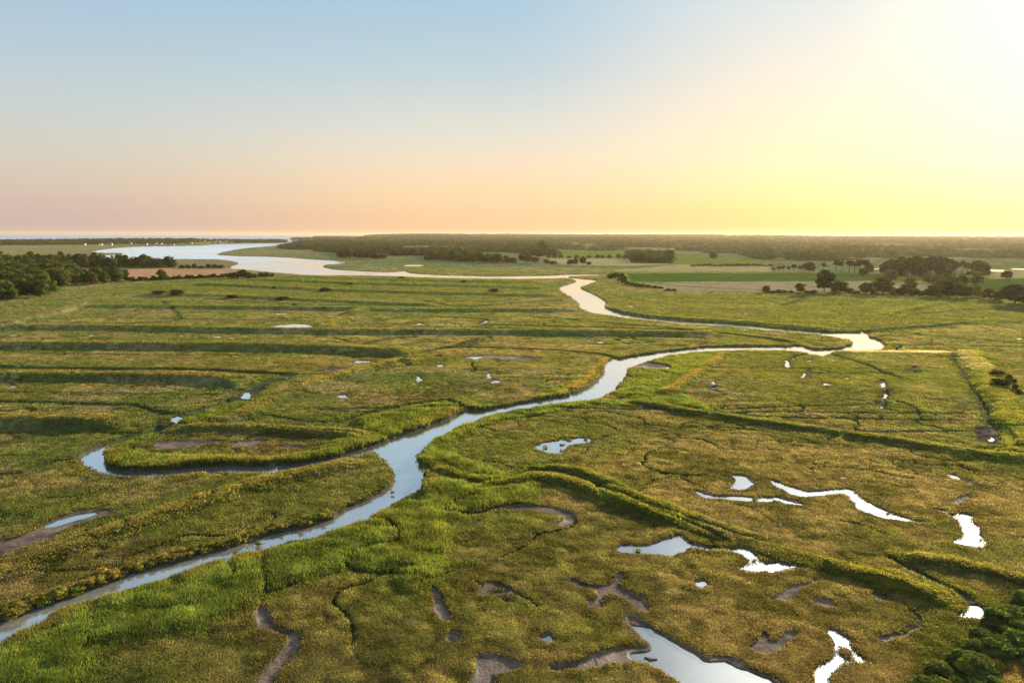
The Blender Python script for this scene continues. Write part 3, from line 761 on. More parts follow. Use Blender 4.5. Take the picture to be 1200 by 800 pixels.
# ------------------------------------------------------------------ grass and reeds
def blades(px, py, pz, nb, hgt, wid, spread, lean, col, curve=True):
    """nb triangular blades per tuft"""
    n = len(px)
    T = np.repeat(np.arange(n), nb); m = len(T)
    a = rng.uniform(0, 2 * np.pi, m); rr = spread[T] * np.sqrt(rng.random(m))
    bx = px[T] + rr * np.cos(a); by = py[T] + rr * np.sin(a); bz = pz[T] - .04
    th = rng.uniform(0, 2 * np.pi, m)
    hh = hgt[T] * rng.uniform(.6, 1.1, m); ww = wid[T] * rng.uniform(.6, 1.3, m)
    la = a + rng.normal(0, .7, m); ll = lean[T] * rng.uniform(.2, 1, m) * hh
    wx = np.cos(th) * ww / 2; wy = np.sin(th) * ww / 2
    V = np.empty((m, 3, 3), np.float32)
    V[:, 0] = np.stack([bx - wx, by - wy, bz], 1); V[:, 1] = np.stack([bx + wx, by + wy, bz], 1)
    V[:, 2] = np.stack([bx + ll * np.cos(la), by + ll * np.sin(la), bz + hh], 1)
    c = col[T] * rng.uniform(.7, 1.3, (m, 1))
    C = np.repeat(c[:, None], 3, 1)
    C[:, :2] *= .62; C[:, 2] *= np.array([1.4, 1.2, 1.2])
    return V.reshape(-1, 3), C.reshape(-1, 3)

def build_grass(NS):
    s = rng.uniform(38, 640, NS)
    s = np.where(rng.random(NS) < .25, rng.uniform(38, 160, NS), s)
    r = 40 / (s / F)
    az = np.radians(rng.uniform(-41, 41, NS))
    X = r * np.sin(az); Y = r * np.cos(az)
    f = field(X, Y)
    keep = (f['bare'] < .25) & (f['sd'] > .25) & (f['tidy'] < .5) & (f['h'] > .3)
    X = X[keep]; Y = Y[keep]; f = {k: v[keep] for k, v in f.items()}
    reed = np.clip(f['reed'], 0, 1); gold = np.clip(f['gold'], 0, 1); rr = f['r']
    u = rng.random(len(X))
    isreed = u < reed
    # marsh turf: low cushions
    sc = 1 + rr / 300
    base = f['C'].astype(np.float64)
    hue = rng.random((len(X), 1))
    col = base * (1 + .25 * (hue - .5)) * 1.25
    mg = (~isreed)
    pal = np.array([[.36, .32, .17], [.16, .21, .05], [.33, .30, .10], [.07, .08, .03]])
    pick = pal[rng.integers(0, 4, len(X))]
    wv = (.42 * rng.random((len(X), 1)))
    colm = (col * (1 - wv) + pick * wv) * rng.uniform(.45, 1.3, (len(X), 1))
    hm = (.10 + .17 * f['med'] + .10 * gold) * sc ** .5; wm = .15 * sc
    out = {}
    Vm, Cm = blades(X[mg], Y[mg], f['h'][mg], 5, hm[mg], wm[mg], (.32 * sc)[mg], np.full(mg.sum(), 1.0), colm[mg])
    g = gold[:, None] * .5
    rp = np.array([[.11, .23, .05], [.18, .27, .055], [.26, .27, .08], [.06, .15, .04]])[rng.integers(0, 4, len(X))]
    pv_ = fbm(X, Y, 2.6, 2, 301)[:, None]
    colr = (base * .5 + rp * .5) * (.72 + .38 * sst(.3, .7, pv_)) * (1 - g) + np.array([.32, .28, .08]) * g
    hr = (.14 + .8 * f['zone_reed']) / .94 * (.2 + .45 * f['med'] + .3 * reed + .22 * sst(.3, .7, fbm(X, Y, 1.9, 2, 301))) * (1 - .35 * sst(120, 300, rr)) * (1 - .5 * f['short']); wr = .10 * (1 + rr / 130)
    k = isreed
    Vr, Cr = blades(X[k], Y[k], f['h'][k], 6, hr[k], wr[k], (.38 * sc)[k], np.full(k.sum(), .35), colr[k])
    for nm, V, C, lab, cat in (('marsh_turf', Vm, Cm, 'low olive and straw coloured salt marsh turf in small tufts', 'grass'),
                          ('reeds', Vr, Cr, 'tall bright green reeds and grasses along the river and dikes', 'reeds')):
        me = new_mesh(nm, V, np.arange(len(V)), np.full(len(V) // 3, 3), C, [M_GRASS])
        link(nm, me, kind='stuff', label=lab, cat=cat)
        print(nm, len(V) // 3, time.time() - T0, flush=True)
build_grass(1200000)

# ------------------------------------------------------------------ trees
def icoleaf(centers, normals, size, col, r):
    """leaf clumps: irregular 4-gons around each centre"""
    n = len(centers)
    nrm = normals / np.maximum(np.linalg.norm(normals, axis=1, keepdims=True), 1e-6)
    a = np.cross(nrm, r.normal(size=(n, 3))); a /= np.maximum(np.linalg.norm(a, axis=1, keepdims=True), 1e-6)
    b = np.cross(nrm, a)
    s = (size * r.uniform(.6, 1.35, n))[:, None]
    k = [a * s * r.uniform(.7, 1.2, (n, 1)), b * s * r.uniform(.5, 1, (n, 1)), -a * s * r.uniform(.7, 1.2, (n, 1)), -b * s * r.uniform(.5, 1, (n, 1))]
    V = np.stack([centers + q + nrm * s * r.uniform(-.25, .25, (n, 1)) for q in k], 1)
    C = np.repeat(col[:, None], 4, 1)
    return V.reshape(-1, 3), C.reshape(-1, 3)

def crown_mesh(seed, H, Wd, base, nl, nleaf, size, tint, shape='round', flat=.8):
    """crown with lobes round an uneven envelope; H height of tree, Wd width, base height of crown's foot"""
    r = np.random.default_rng(seed)
    ch = H - base
    L = []
    for i in range(nl):
        t = r.uniform(0, 1); a = r.uniform(0, 2 * np.pi)
        if shape == 'pine':
            t = r.uniform(.45, 1); env = .95 * math.sin(math.pi * min(.95, .25 + t * .7))
        else:
            env = math.sin(math.pi * (.2 + .72 * t)) ** .6
        rad = Wd * .5 * env * r.uniform(.35, .78)
        z = base + ch * (.1 + .8 * t)
        lr = Wd * r.uniform(.14, .25) * (.8 if shape == 'pine' else 1)
        L.append((rad * math.cos(a), rad * math.sin(a), z, lr, r.uniform(.75, 1.25)))
    L = np.array(L)
    k = r.integers(0, nl, nleaf)
    d = r.normal(size=(nleaf, 3)); d /= np.linalg.norm(d, axis=1, keepdims=True)
    d[:, 2] = np.where(d[:, 2] < -.2, -d[:, 2] * .6, d[:, 2])
    rad = L[k, 3:4] * (r.uniform(.55, 1.1, (nleaf, 1)))
    P = L[k, :3] + d * rad * np.array([1, 1, flat])
    nrm = d + r.normal(0, .5, (nleaf, 3)); nrm[:, 2] += .3
    c = np.array(tint)[None] * L[k, 4:5] * r.uniform(.8, 1.2, (nleaf, 1))
    c = c * (1 + np.array([.25, .05, 0])[None] * r.random((nleaf, 1)))
    V, C = icoleaf(P, nrm, np.full(nleaf, size), c, r)
    return new_mesh('crown', V, np.arange(len(V)), np.full(len(V) // 4, 4), C, [M_LEAF])

def tube(path, radii, n=7):
    V = []; Fc = []
    path = np.array(path, float)
    for i, (p, rd) in enumerate(zip(path, radii)):
        d = path[min(i + 1, len(path) - 1)] - path[max(i - 1, 0)]; d /= np.linalg.norm(d) + 1e-9
        a = np.cross(d, [0.3, 1, 0.1]); a /= np.linalg.norm(a); b = np.cross(d, a)
        for j in range(n):
            t = 2 * np.pi * j / n
            V.append(p + (a * math.cos(t) + b * math.sin(t)) * rd)
    for i in range(len(path) - 1):
        for j in range(n):
            Fc.append((i * n + j, i * n + (j + 1) % n, (i + 1) * n + (j + 1) % n, (i + 1) * n + j))
    return V, Fc

def trunk_mesh(seed, H, base, Wd):
    r = np.random.default_rng(seed + 99)
    V = []; Fc = []
    def add(path, rad):
        o = len(V); v, f = tube(path, rad); V.extend(v); Fc.extend([tuple(q + o for q in t) for t in f])
    lean = r.normal(0, .03, 2) * H
    top = base + (H - base) * .6
    add([(0, 0, -.8), (lean[0] * .2, lean[1] * .2, base * .5), (lean[0] * .6, lean[1] * .6, base), (lean[0], lean[1], top)], [H * .032, H * .024, H * .02, H * .008])
    for i in range(6):
        a = i * 2.4 + r.uniform(-.4, .4); z = base * r.uniform(.8, 1.3) + (H - base) * .08 * i
        e = Wd * r.uniform(.22, .36)
        add([(lean[0] * .6, lean[1] * .6, z), (e * .5 * math.cos(a), e * .5 * math.sin(a), z + e * .35), (e * math.cos(a), e * math.sin(a), z + e * .8)], [H * .011, H * .008, H * .003])
    me = bpy.data.meshes.new('trunk'); me.from_pydata([tuple(v) for v in V], [], Fc); me.materials.append(M_BARK)
    for p in me.polygons: p.use_smooth = True
    return me

DEC = (.095, .125, .030); DARK = (.060, .082, .025); OLIVE = (.130, .135, .034); PINE = (.055, .062, .024); WILLOW = (.17, .18, .04)
PROTO = {}
def proto(kind):
    if kind in PROTO: return PROTO[kind]
    nm, i = kind.rsplit('_', 1); i = int(i)
    sd = 1000 + sum(map(ord, kind)) * 7
    if nm == 'broad':      # unit tree: height 10, width about 9
        c = crown_mesh(sd, 10, 8.0 + i * .4, .5, 34 + i * 3, 2400, .72, [DEC, OLIVE, DARK, DEC, OLIVE][i % 5]); t = trunk_mesh(sd, 10, 2.6, 9)
    elif nm == 'pale':
        c = crown_mesh(sd, 10, 8.2, .3, 34, 2400, .7, WILLOW); t = trunk_mesh(sd, 10, 2.0, 9)
    elif nm == 'pine':
        c = crown_mesh(sd, 10, 6.2, 3.2, 17, 1000, .62, PINE, 'pine', .55); t = trunk_mesh(sd, 10, 6.0, 6)
    elif nm == 'bush':
        c = crown_mesh(sd, 10, 17, 0.0, 26, 1500, .7, [(.05,.072,.02),(.06,.078,.022),(.042,.056,.018)][i % 3]); t = trunk_mesh(sd, 10, 1.5, 12)
    elif nm == 'thick':
        c = crown_mesh(sd, 10, 15, -.5, 34, 3600, .6, [(.13, .175, .05), (.105, .15, .042), (.26, .26, .06)][i % 3]); t = trunk_mesh(sd, 10, 2, 12)  # last tint has sunlit yellow tops put into the leaf colour
    elif nm == 'golden':
        c = crown_mesh(sd, 10, 18, -1, 24, 700, 1.0, [(.26, .25, .06), (.18, .20, .045), (.34, .29, .07)][i % 3]); t = trunk_mesh(sd, 10, 1.5, 12)  # golden tints carry low sunlight painted into the leaves
    if nm in ('thick', 'golden'):
        c.materials.clear(); c.materials.append(M_GRASS)
    PROTO[kind] = (c, t)
    return PROTO[kind]

def ground_z(x, y):
    return float(field(np.array([x]), np.array([y]))['h'][0])

PENDING = []
def place(kind, name, x, y, h, wscale, label, cat, group=None, parts=True):
    PENDING.append((kind, name, x, y, h, wscale, label, cat, group, parts))

def flush():
    X = np.array([p[2] for p in PENDING]); Y = np.array([p[3] for p in PENDING])
    Z = field(X, Y)['h']
    for (kind, name, x, y, h, ws, label, cat, group, parts), z in zip(PENDING, Z):
        c, t = proto(kind)
        s = h / 10
        e = bpy.data.objects.new(name, None); COL.objects.link(e)
        e.empty_display_size = .5
        e.location = (x, y, max(z, .2) - .05); e.rotation_euler = (0, 0, rng.uniform(0, 6.28)); e.scale = (s * ws, s * ws, s)
        e['label'] = label; e['category'] = cat
        if group: e['group'] = group
        link('crown' if name.endswith('tree') else 'foliage', c, e)
        link('trunk' if name.endswith('tree') else 'stem', t, e)
    PENDING.clear()

def px(x, y, z=.7):
    return gp([(x, y)], z)[0]

def tree_px(kind, name, x, ybase, hpx, label, cat='tree', group=None, wpx=None):
    """a tree seen at bearing x with its foot at ybase and hpx high"""
    p = px(x, ybase, 1.0); D = p[1]
    h = hpx * D / F * 1.02
    w0 = {'broad': .92, 'pale': .9, 'pine': .62, 'bush': 1.7, 'thick': 1.5, 'golden': 1.8}[kind.split('_')[0]]
    ws = 1.0 if wpx is None else (wpx * D / F) / (h * w0)
    place(kind, name, p[0], p[1], h, ws, label, cat, group)

def fill(poly, n, hmin, hmax, kinds, name, label, cat, group, mind, z=.7, wsc=1.0):
    P = gp(poly, z); lo = P.min(0); hi = P.max(0)
    pts = []
    tries = 0
    while len(pts) < n and tries < 30000:
        tries += 1
        q = rng.uniform(lo, hi)
        if not inside(np.array([q[0]]), np.array([q[1]]), P)[0]: continue
        if pts and min((q[0] - a) ** 2 + (q[1] - b) ** 2 for a, b in pts) < mind ** 2: continue
        pts.append(q)
    for q in pts:
        place(kinds[rng.integers(len(kinds))], name, q[0], q[1], rng.uniform(hmin, hmax), rng.uniform(.9, 1.2) * wsc, label, cat, group)
    return len(pts)

B = ['broad_0', 'broad_1', 'broad_2', 'broad_3', 'broad_4']
BU = ['bush_0', 'bush_1', 'bush_2']
# wood at the left edge
n1 = fill([(-50,358),(0,357),(30,353),(52,349),(70,338),(92,334),(100,334),(92,326),(80,320),(60,318),(0,318),(-50,322),(-70,328),(-70,350)], 135, 9, 12.5, B, 'broadleaf_tree',
     'rounded dark green tree in the dense wood at the left edge', 'tree', 'trees in the wood at the left edge', 4.8, wsc=1.25)
n2 = fill([(98,333),(104,334),(150,331),(152,327),(140,324),(110,325),(98,328)], 18, 8.5, 11, ['broad_0', 'broad_1', 'broad_2'], 'broadleaf_tree',
     'dark tree in the clump between the left wood and the orange field', 'tree', 'clump of trees beside the orange field', 5)
# belt of trees behind the orange field
xs = np.concatenate([np.arange(-10, 120, 8.5), np.arange(120, 206, 6.8)])
for i, x in enumerate(xs):
    hp = 13 + 2.5 * math.sin(i * 1.7) + (3 if 95 < x < 115 else 0) - (2.5 if x > 185 else 0)
    tree_px(B[i % 5], 'broadleaf_tree', x + rng.uniform(-1, 1), 313.2 + rng.uniform(-.5, .5), hp, 'tree in the straight dark belt along the far side of the orange field', 'tree', 'belt of trees behind the orange field', 10.5)
for i, x in enumerate(np.arange(0, 110, 12)):
    tree_px(B[(i * 3) % 5], 'broadleaf_tree', x + rng.uniform(-3, 3), 306 + rng.uniform(-1, 1), 9 + 2 * math.cos(i * 2.1), 'scattered small tree on the tan marsh beyond the left wood', 'tree', 'scattered trees beyond the left wood', 8)
for x, h in ((213,4),(220,4),(228,5),(236,3.5),(244,5),(252,4.5),(259,4)):
    tree_px(BU[int(x) % 3], 'bush', x, 314.3, h, 'dark bush in the thin row at the far end of the orange field', 'bush', 'bushes at the far end of the orange field', 8)
tree_px('broad_1', 'broadleaf_tree', 190, 327.5, 12.5, 'lone round tree on the near edge of the orange field', 'tree', None, 12.5)
for i, x in enumerate(np.arange(150, 268, 5.0)):
    tree_px(BU[i % 3], 'bush', x, 328.6 - (x - 150) * .037 + rng.uniform(-.4, .4), 3.6 + 1.4 * math.sin(i * 2.3), 'low dark bush in the hedge along the near side of the orange field', 'bush', 'hedge along the near side of the orange field', 8)
tree_px('broad_2', 'broadleaf_tree', 284, 325.6, 10, 'tallest bushy tree at the right end of the orange field hedge', 'tree', None, 12)
for x, y, h, w in ((270,325.8,6,9),(276,326,7,9),(292,325.6,6.5,10),(298,325,4.5,8),(306,324.2,5,9),(313,324,5,9),(319,323.6,3.5,6)):
    tree_px(BU[int(x) % 3], 'bush', x, y, h, 'dark bush at the right end of the hedge where the field meets the bay', 'bush', 'bushes at the right end of the orange field hedge', w)
# lone dark mounds of scrub on the marsh
for x, y, h, w, lab in ((187,345.5,3.2,19,'flatter dark scrub mound, left of the pair on the pale marsh'),
        (207,346,5.2,19,'taller dark scrub mound, right of the pair on the pale marsh'),
        (272,348.6,4.2,15,'dark scrub mound standing alone between the mound pair and the river bend'),
        (331,350.8,4,17,'dark scrub mound on the striped marsh below the end of the wide bay'),
        (381,340.5,3.8,14,'dark scrub mound just under the near bank of the bay'),
        (321,337.5,2.6,6,'tiny dark bush on a strip of marsh below the orange field hedge'),
        (410,333,2.4,8,'small flat bush on the dike nearest the straight river reach'),
        (470,326.5,2.8,9,'dark bush at the water edge of the straight river reach, near the river notch'),
        (543,330,2.6,8,'dark bush on the first dike below the straight river reach'),
        (579,341.5,4,14,'dark oval scrub mound on the striped marsh left of the river bend'),
        (345,357,2,6,'tiny bush on the marsh strip below the larger scrub mounds'),
        (500,355,2.6,6,'tiny dark bush at the bend of the marsh ditch'),
        (1168,441,6,20,'dark oval bush on the dike at the right edge, upper one of two'),
        (1172,454,7,26,'dark oval bush on the dike at the right edge, lower and wider of two')):
    tree_px(BU[int(x) % 3], 'bush', x, y, h, lab, 'bush', None, w)
for x, y, h, w in ((1182,444,6,9),(1187,449,6,9),(1190,455,6,8),(1194,460,5,8)):
    tree_px(BU[int(x) % 3], 'bush', x, y, h, 'brown green bush on the outer slope of the right edge dike', 'bush', 'bushes on the outer slope of the right edge dike', w)
# hedge by the river bend, centre
for x, y, h in ((715,325.5,5),(719,325,5.5),(723,325,6),(728,325.5,6.5),(731,327.5,5),(727,329,5),(731,331,5),(735,333,4),(741,334,3.5),(747,335,3.4),(753,335.4,3.2),(760,336,3),(767,336.6,3),(774,337.4,2.6),(783,340,2.6),(790,340.4,2.6)):
    tree_px(BU[int(x) % 3], 'bush', x, y, h, 'dark bush in the hedge between the river bend and the green crop', 'bush', 'hedge between the river bend and the green crop', 8.5)
# front of the central woodland
i = 0
for x in np.arange(402, 606, 7.6):
    if 452 < x < 500: yb, hh = 299, 6.5
    else: yb, hh = np.interp(x, [400, 450, 500, 560, 605], [302.5, 303, 304.5, 307, 308.5]), 9
    tree_px(B[i % 5], 'broadleaf_tree', x + rng.uniform(-1.5, 1.5), yb + rng.uniform(-.6, .6), hh + 1.8 * math.sin(i * 1.9) * 1.4, 'dark tree in the front row of the central woodland', 'tree', 'front row of the central woodland', 13)
    i += 1
tree_px('broad_3', 'broadleaf_tree', 636, 296, 13, 'broad dark tree rising above the central woodland beside the light green meadow', 'tree', None, 14)
for x, y, h, w in ((612,306,8,10),(619,307,9,10),(627,308,7,10),(640,308.5,5,9),(632,302,8,10),(648,309,3.5,10)):
    tree_px(B[int(x) % 5], 'broadleaf_tree', x, y, h, 'olive green tree where the central woodland ends at the pale meadows', 'tree', 'trees at the right end of the central woodland', w)
tree_px('broad_2', 'broadleaf_tree', 683, 309.6, 8.8, 'tallest dark tree of the small clump on the pale meadow', 'tree', None, 9)
for x, y, h, w in ((668,309.6,6,8),(674,309.6,7,8),(690,309.8,3.6,7)):
    tree_px(B[int(x) % 5], 'broadleaf_tree', x, y, h, 'lower dark tree of the small clump on the pale meadow', 'tree', 'small clump on the pale meadow', w)
for x, h in ((643,5.5),(650,4),(657,4.5),(667,2.5),(676,3.5),(690,3),(700,4),(706,3.6),(714,3.6),(725,4.8),(732,3.4)):
    tree_px(BU[int(x) % 3], 'bush', x, 302.3, h, 'small bush in the hedge below the light green meadow', 'bush', 'hedge below the light green meadow', 6.5)
fill([(736,305),(787,303),(788,309),(740,308)], 12, 9, 12, B, 'broadleaf_tree', 'tree in the dark copse between the two light green meadows', 'tree', 'copse between the light green meadows', 8)
tree_px('broad_0', 'broadleaf_tree', 785, 309, 15, 'tall round tree at the right end of the copse between the meadows', 'tree', None, 14)
tree_px('broad_4', 'broadleaf_tree', 836, 303.5, 8.5, 'round tree in front of the cream field', 'tree', None, 11)
for x in np.arange(812, 905, 6.5):
    tree_px(BU[int(x) % 3], 'bush', x, 311.5 + rng.uniform(-.3, .3), 1.8 + rng.random(), 'low bush in the long hedge below the yellow green meadow', 'bush', 'hedge below the yellow green meadow', 8)
# row of pines
for x, h, w in ((906,6.5,6),(912.5,8,6.5),(918,8.5,7),(924,8,6.5),(930,10,7.5),(937,8.5,6.5),(941,9.5,7)):
    tree_px(['pine_0', 'pine_1', 'pine_2'][int(x) % 3], 'pine_tree', x, 319.3, h, 'small dark pine with bare stem in the row along the far edge of the crop', 'tree', 'row of small pines along the crop', w)
tree_px('broad_2', 'broadleaf_tree', 948.5, 319, 12, 'dense round dark tree at the right end of the small pine row', 'tree', None, 14)
tree_px('pine_1', 'pine_tree', 965, 319, 11.5, 'slim pine standing alone in front of the shining water', 'tree', None, 7)
tree_px('pine_0', 'pine_tree', 979.5, 319.5, 16, 'tall pine with open crown, left of the two beside the pine clump', 'tree', None, 9)
tree_px('pine_2', 'pine_tree', 986, 319.5, 14, 'tall pine with open crown, right of the two beside the pine clump', 'tree', None, 8)
for x, y, h, w in ((995,319.5,15,13),(1001,320,14,13),(1007,319.5,15.5,13),(1013,320,15.5,14),(1018,320.5,13,10),(1012,323,9,10)):
    tree_px(['broad_2', 'pine_0'][int(x) % 2], 'pine_tree', x, y, h, 'dark pine in the dense square clump behind the crop', 'tree', 'dense square pine clump behind the crop', w)
# the big dark copse at the right
for i, (x, y, h) in enumerate([(1037,322,14),(1043,321,17),(1050,322,18),(1057,321,20),(1064,322,20),(1071,320,20),(1078,321,19),(1085,321,19),(1092,320,20),(1099,321,20),(1106,321,19),(1113,321,17),(1047,324,15),(1055,324,17),(1063,325,17),(1072,325,18),(1081,325,17),(1090,325,18),(1100,325,17),(1109,325,16),(1118,323,14)]):
    tree_px(['broad_2', 'broad_0', 'pine_1'][i % 3] if i > 11 else 'broad_2', 'broadleaf_tree', x, y, h, 'tall brown shaded tree in the long copse at the right', 'tree', 'long tall copse at the right', 14)
for x, h, w in ((1120,15,9),(1127,15.5,9),(1133,13,8)):
    tree_px('pine_%d' % (int(x) % 3), 'pine_tree', x, 321, h, 'open pine with shining water showing through its stems', 'tree', 'open pines between the long copse and the big round tree', w)
tree_px('broad_1', 'broadleaf_tree', 1147, 324.5, 19.5, 'big round dark tree right of the long copse', 'tree', None, 28)
tree_px('pale_0', 'broadleaf_tree', 1144, 333.5, 15.5, 'round light green tree in front of the big round dark tree', 'tree', None, 18)
tree_px('broad_2', 'broadleaf_tree', 1179.5, 327, 9.8, 'small round tree alone on the tan field at the right edge', 'tree', None, 12)
# front belt on the right
FR = [(898,342.3,8,12,'round bush at the left end of the front hedge on the marsh'),
      (938,342.3,11,13,'round tree on the front hedge left of the tall leaning tree'),
      (966,341.5,25,22,'tall uneven tree with layered crown on the front hedge'),
      (984,342.5,14,22,'wide lower tree leaning against the tall layered tree'),
      (1015,343.5,13,16,'dark round tree just left of the widest front hedge tree'),
      (1034,343,18,27,'widest dark tree of the front hedge at the right'),
      (1042,330.5,15,20,'domed tree standing behind the widest front hedge tree'),
      (1066,337,12,17,'pale yellow green tree lit from behind in the front hedge'),
      (1063,344,12,20,'low dark tree under the pale yellow green tree'),
      (1128,330,10,14,'light green tree between the long copse and the front hedge'),
      (1142,347.5,12,18,'round tree in the front hedge below the light green round tree'),
      (1159,350,13,18,'dark tree right of the gap in the front hedge'),
      (1189,355,22,34,'large dark tree at the right edge of the front hedge'),
      (1212,357,22,34,'large dark tree cut by the right border')]
for i, (x, y, h, w, lab) in enumerate(FR):
    tree_px('pale_0' if 'light' in lab or 'pale yellow green tree lit' in lab else B[i % 5], 'broadleaf_tree', x, y, h, lab, 'tree', None, w)
for x, y, h, w in ((905,342.6,3,8),(912,342.8,4,9),(919,342.8,3.5,8),(927,342.8,3,8),(946,343,3,8),(953,343,4,9),(996,343.6,6,10),(1004,344,4,9),(1024,344.6,6,10),(1048,345.5,8,12),(1055,345.5,9,12),(1072,346,8,12),(1078,346.5,6,10),(1086,346.5,7,11)):
    tree_px(BU[int(x) % 3], 'bush', x, y, h, 'low dark bush filling the front hedge between its trees', 'bush', 'low bushes of the front hedge', w)
for i, (x, y, h, w) in enumerate(((1092,346.5,13,17),(1101,347,15,18),(1111,347.5,18,20),(1121,348,17,20),(1131,348.5,14,17),(1116,342,18,20),(1104,340,14,18),(1125,338,15,16),(1098,333,11,15),(1088,331,9,13),(1108,331,11,15),(1171,352,12,16))):
    tree_px(B[i % 5], 'broadleaf_tree', x, y, h, 'brownish green tree in the thick middle of the right front hedge', 'tree', 'thick middle of the right front hedge', w)
print('placed', len(PENDING), n1, n2)

# golden lit bushes on the left bank of the near river
RB = chaikin(gp([(0,722),(20,719),(40,708),(67,700),(100,687),(127,680),(150,668),(190,656),(220,649),(267,637),(300,628),(333,616),(363,612),(390,603)], .7), 1)
seg = np.hypot(*np.diff(RB, axis=0).T); cum = np.concatenate([[0], np.cumsum(seg)])
NB = 78
for i in range(NB):
    t = (i + rng.uniform(-.3, .3)) / NB
    t = max(0, t) ** 1.25 * cum[-1]
    x = np.interp(t, cum, RB[:, 0]); y = np.interp(t, cum, RB[:, 1])
    off = abs(rng.normal(0, .9))
    hh = rng.uniform(.35, .8) * (1.15 if t < cum[-1] * .3 else .8)
    place('golden_%d' % rng.choice([0, 0, 1, 1, 1, 2]), 'bank_bush', x - off * .6 + rng.uniform(-.2, .2), y + off + .1, hh, rng.uniform(.8, 1.15), 'low golden green bush lining the left bank of the near river', 'bush', 'golden bushes lining the left bank of the near river')
# islets in the river
for x, y, w, lab in ((303,631,13,'small rounded grass hummock at the water edge of the left bank'), (275,641.5,9,'flat dark hummock of grass just off the left bank'),(460,572,6,'tiny round tuft off the marsh point in the river bend')):
    tree_px('golden_1', 'hummock', x, y, 3.2, lab, 'hummock', None, w)
# thicket at the lower right
TB = gp([(1060,815),(1085,788),(1105,768),(1130,752),(1158,740),(1172,712),(1200,700),(1260,690),(1330,760),(1300,830),(1180,770),(1150,840)], .7)
pts = []
while len(pts) < 150:
    q = rng.uniform(TB.min(0), TB.max(0))
    if not inside(np.array([q[0]]), np.array([q[1]]), TB)[0]: continue
    if pts and min((q[0] - a) ** 2 + (q[1] - b) ** 2 for a, b in pts) < .78 ** 2: continue
    pts.append(q)
for q in pts:
    place(['thick_0', 'thick_1', 'thick_0', 'thick_1', 'thick_2'][rng.integers(5)], 'shrub', q[0], q[1], rng.uniform(.4, 1.3), rng.uniform(1.1, 1.7), 'leafy green shrub in the dense thicket at the lower right corner', 'shrub', 'thicket at the lower right corner')
flush()
print('trees', time.time() - T0, flush=True)

# ------------------------------------------------------------------ far woodland as one mass
def far_wood():
    Vs, Cs = [], []
    r = np.random.default_rng(5)
    def soup(x, y, z, h, w, nl, size, col):
        n = len(x)
        k = np.repeat(np.arange(n), nl); m = len(k)
        d = r.normal(size=(m, 3)); d /= np.linalg.norm(d, axis=1, keepdims=True); d[:, 2] = np.abs(d[:, 2])
        # three lobes per tree
        la = r.uniform(0, 6.28, m); lo = r.uniform(0, .35, m) * w[k]
        c = np.stack([x[k] + lo * np.cos(la), y[k] + lo * np.sin(la), z[k] + h[k] * .25], 1)
        P = c + d * np.stack([w[k] * .36, w[k] * .36, h[k] * .75], 1) * r.uniform(.8, 1.05, (m, 1))
        V, C = icoleaf(P, d + r.normal(0, .45, (m, 3)), np.full(m, 1.0) * size[k], col[k] * r.uniform(.8, 1.2, (m, 1)), r)
        Vs.append(V); Cs.append(C)
    pal = np.array([DEC, DARK, OLIVE, DARK, PINE]) * .85
    for wi, P in enumerate(W['woods']):
        lo = P.min(0); hi = P.max(0)
        area = abs(np.sum(P[:, 0] * np.roll(P[:, 1], -1) - np.roll(P[:, 0], -1) * P[:, 1])) / 2
        n = int(min(area / 130, 5200 if wi < 2 else (2400 if wi == 3 else 900)))
        # screen-even sampling: more trees near
        c = 60 * n
        Y = np.exp(r.uniform(math.log(max(lo[1], 500)), math.log(hi[1]), c)); X = r.uniform(lo[0], hi[0], c)
        k = inside(X, Y, P); X = X[k]; Y = Y[k]
        cl = fbm(X, Y * .5, 110, 2, 61)
        if wi < 2:
            kk = cl > wood_thr(Y) ; X = X[kk]; Y = Y[kk]
        X = X[:n]; Y = Y[:n]
        Z = field(X, Y)['h']
        g = Z > .3; X, Y, Z = X[g], Y[g], Z[g]
        D = np.hypot(X, Y); m = len(X)
        sz = np.clip(D / 2000, .5, 3)
        h = r.uniform(5.5, 13.5, m) * (1.1 if wi != 1 else 1.0); w = h * r.uniform(.9, 1.3, m) * (1 + sz * .25)
        if wi >= 3: h *= .95
        col = pal[r.integers(0, 5, m)]
        nearm = D < 1500
        soup(X[nearm], Y[nearm], Z[nearm], h[nearm], w[nearm], 90, np.full(nearm.sum(), 1.1), col[nearm])
        fm = ~nearm
        soup(X[fm], Y[fm], Z[fm], h[fm], w[fm], 28, np.clip(D[fm] / 1300, 1.3, 3.5), col[fm])
    # wooded skyline and hills
    n = 15000
    Y = np.exp(r.uniform(math.log(3300), math.log(10500), n)); az = r.uniform(-16, 46, n)
    X = Y * np.tan(np.radians(az))
    cl = fbm(X * .5, Y, 260, 2, 41); k = cl < .56; X, Y = X[k], Y[k]
    Z = field(X, Y)['h']; D = np.hypot(X, Y); m = len(X)
    h = r.uniform(8, 14, m); w = h * (1.6 + D / 3500)
    soup(X, Y, Z, h, w, 12, D / 900, pal[r.integers(0, 5, m)])
    V = np.concatenate(Vs); C = np.concatenate(Cs)
    me = new_mesh('far_woodland', V, np.arange(len(V)), np.full(len(V) // 4, 4), C, [M_WOOD])
    link('far_woodland', me, kind='stuff', label='hazy dark woodland covering the far side of the river to the skyline', cat='woodland')
    print('wood', len(V) // 4, time.time() - T0, flush=True)
far_wood()

# ------------------------------------------------------------------ far houses
def box(v, f, x0, x1, y0, y1, z0, z1):
    o = len(v)
    v += [(x0,y0,z0),(x1,y0,z0),(x1,y1,z0),(x0,y1,z0),(x0,y0,z1),(x1,y0,z1),(x1,y1,z1),(x0,y1,z1)]
    f += [tuple(o + i for i in t) for t in ((0,3,2,1),(4,5,6,7),(0,1,5,4),(1,2,6,5),(2,3,7,6),(3,0,4,7))]

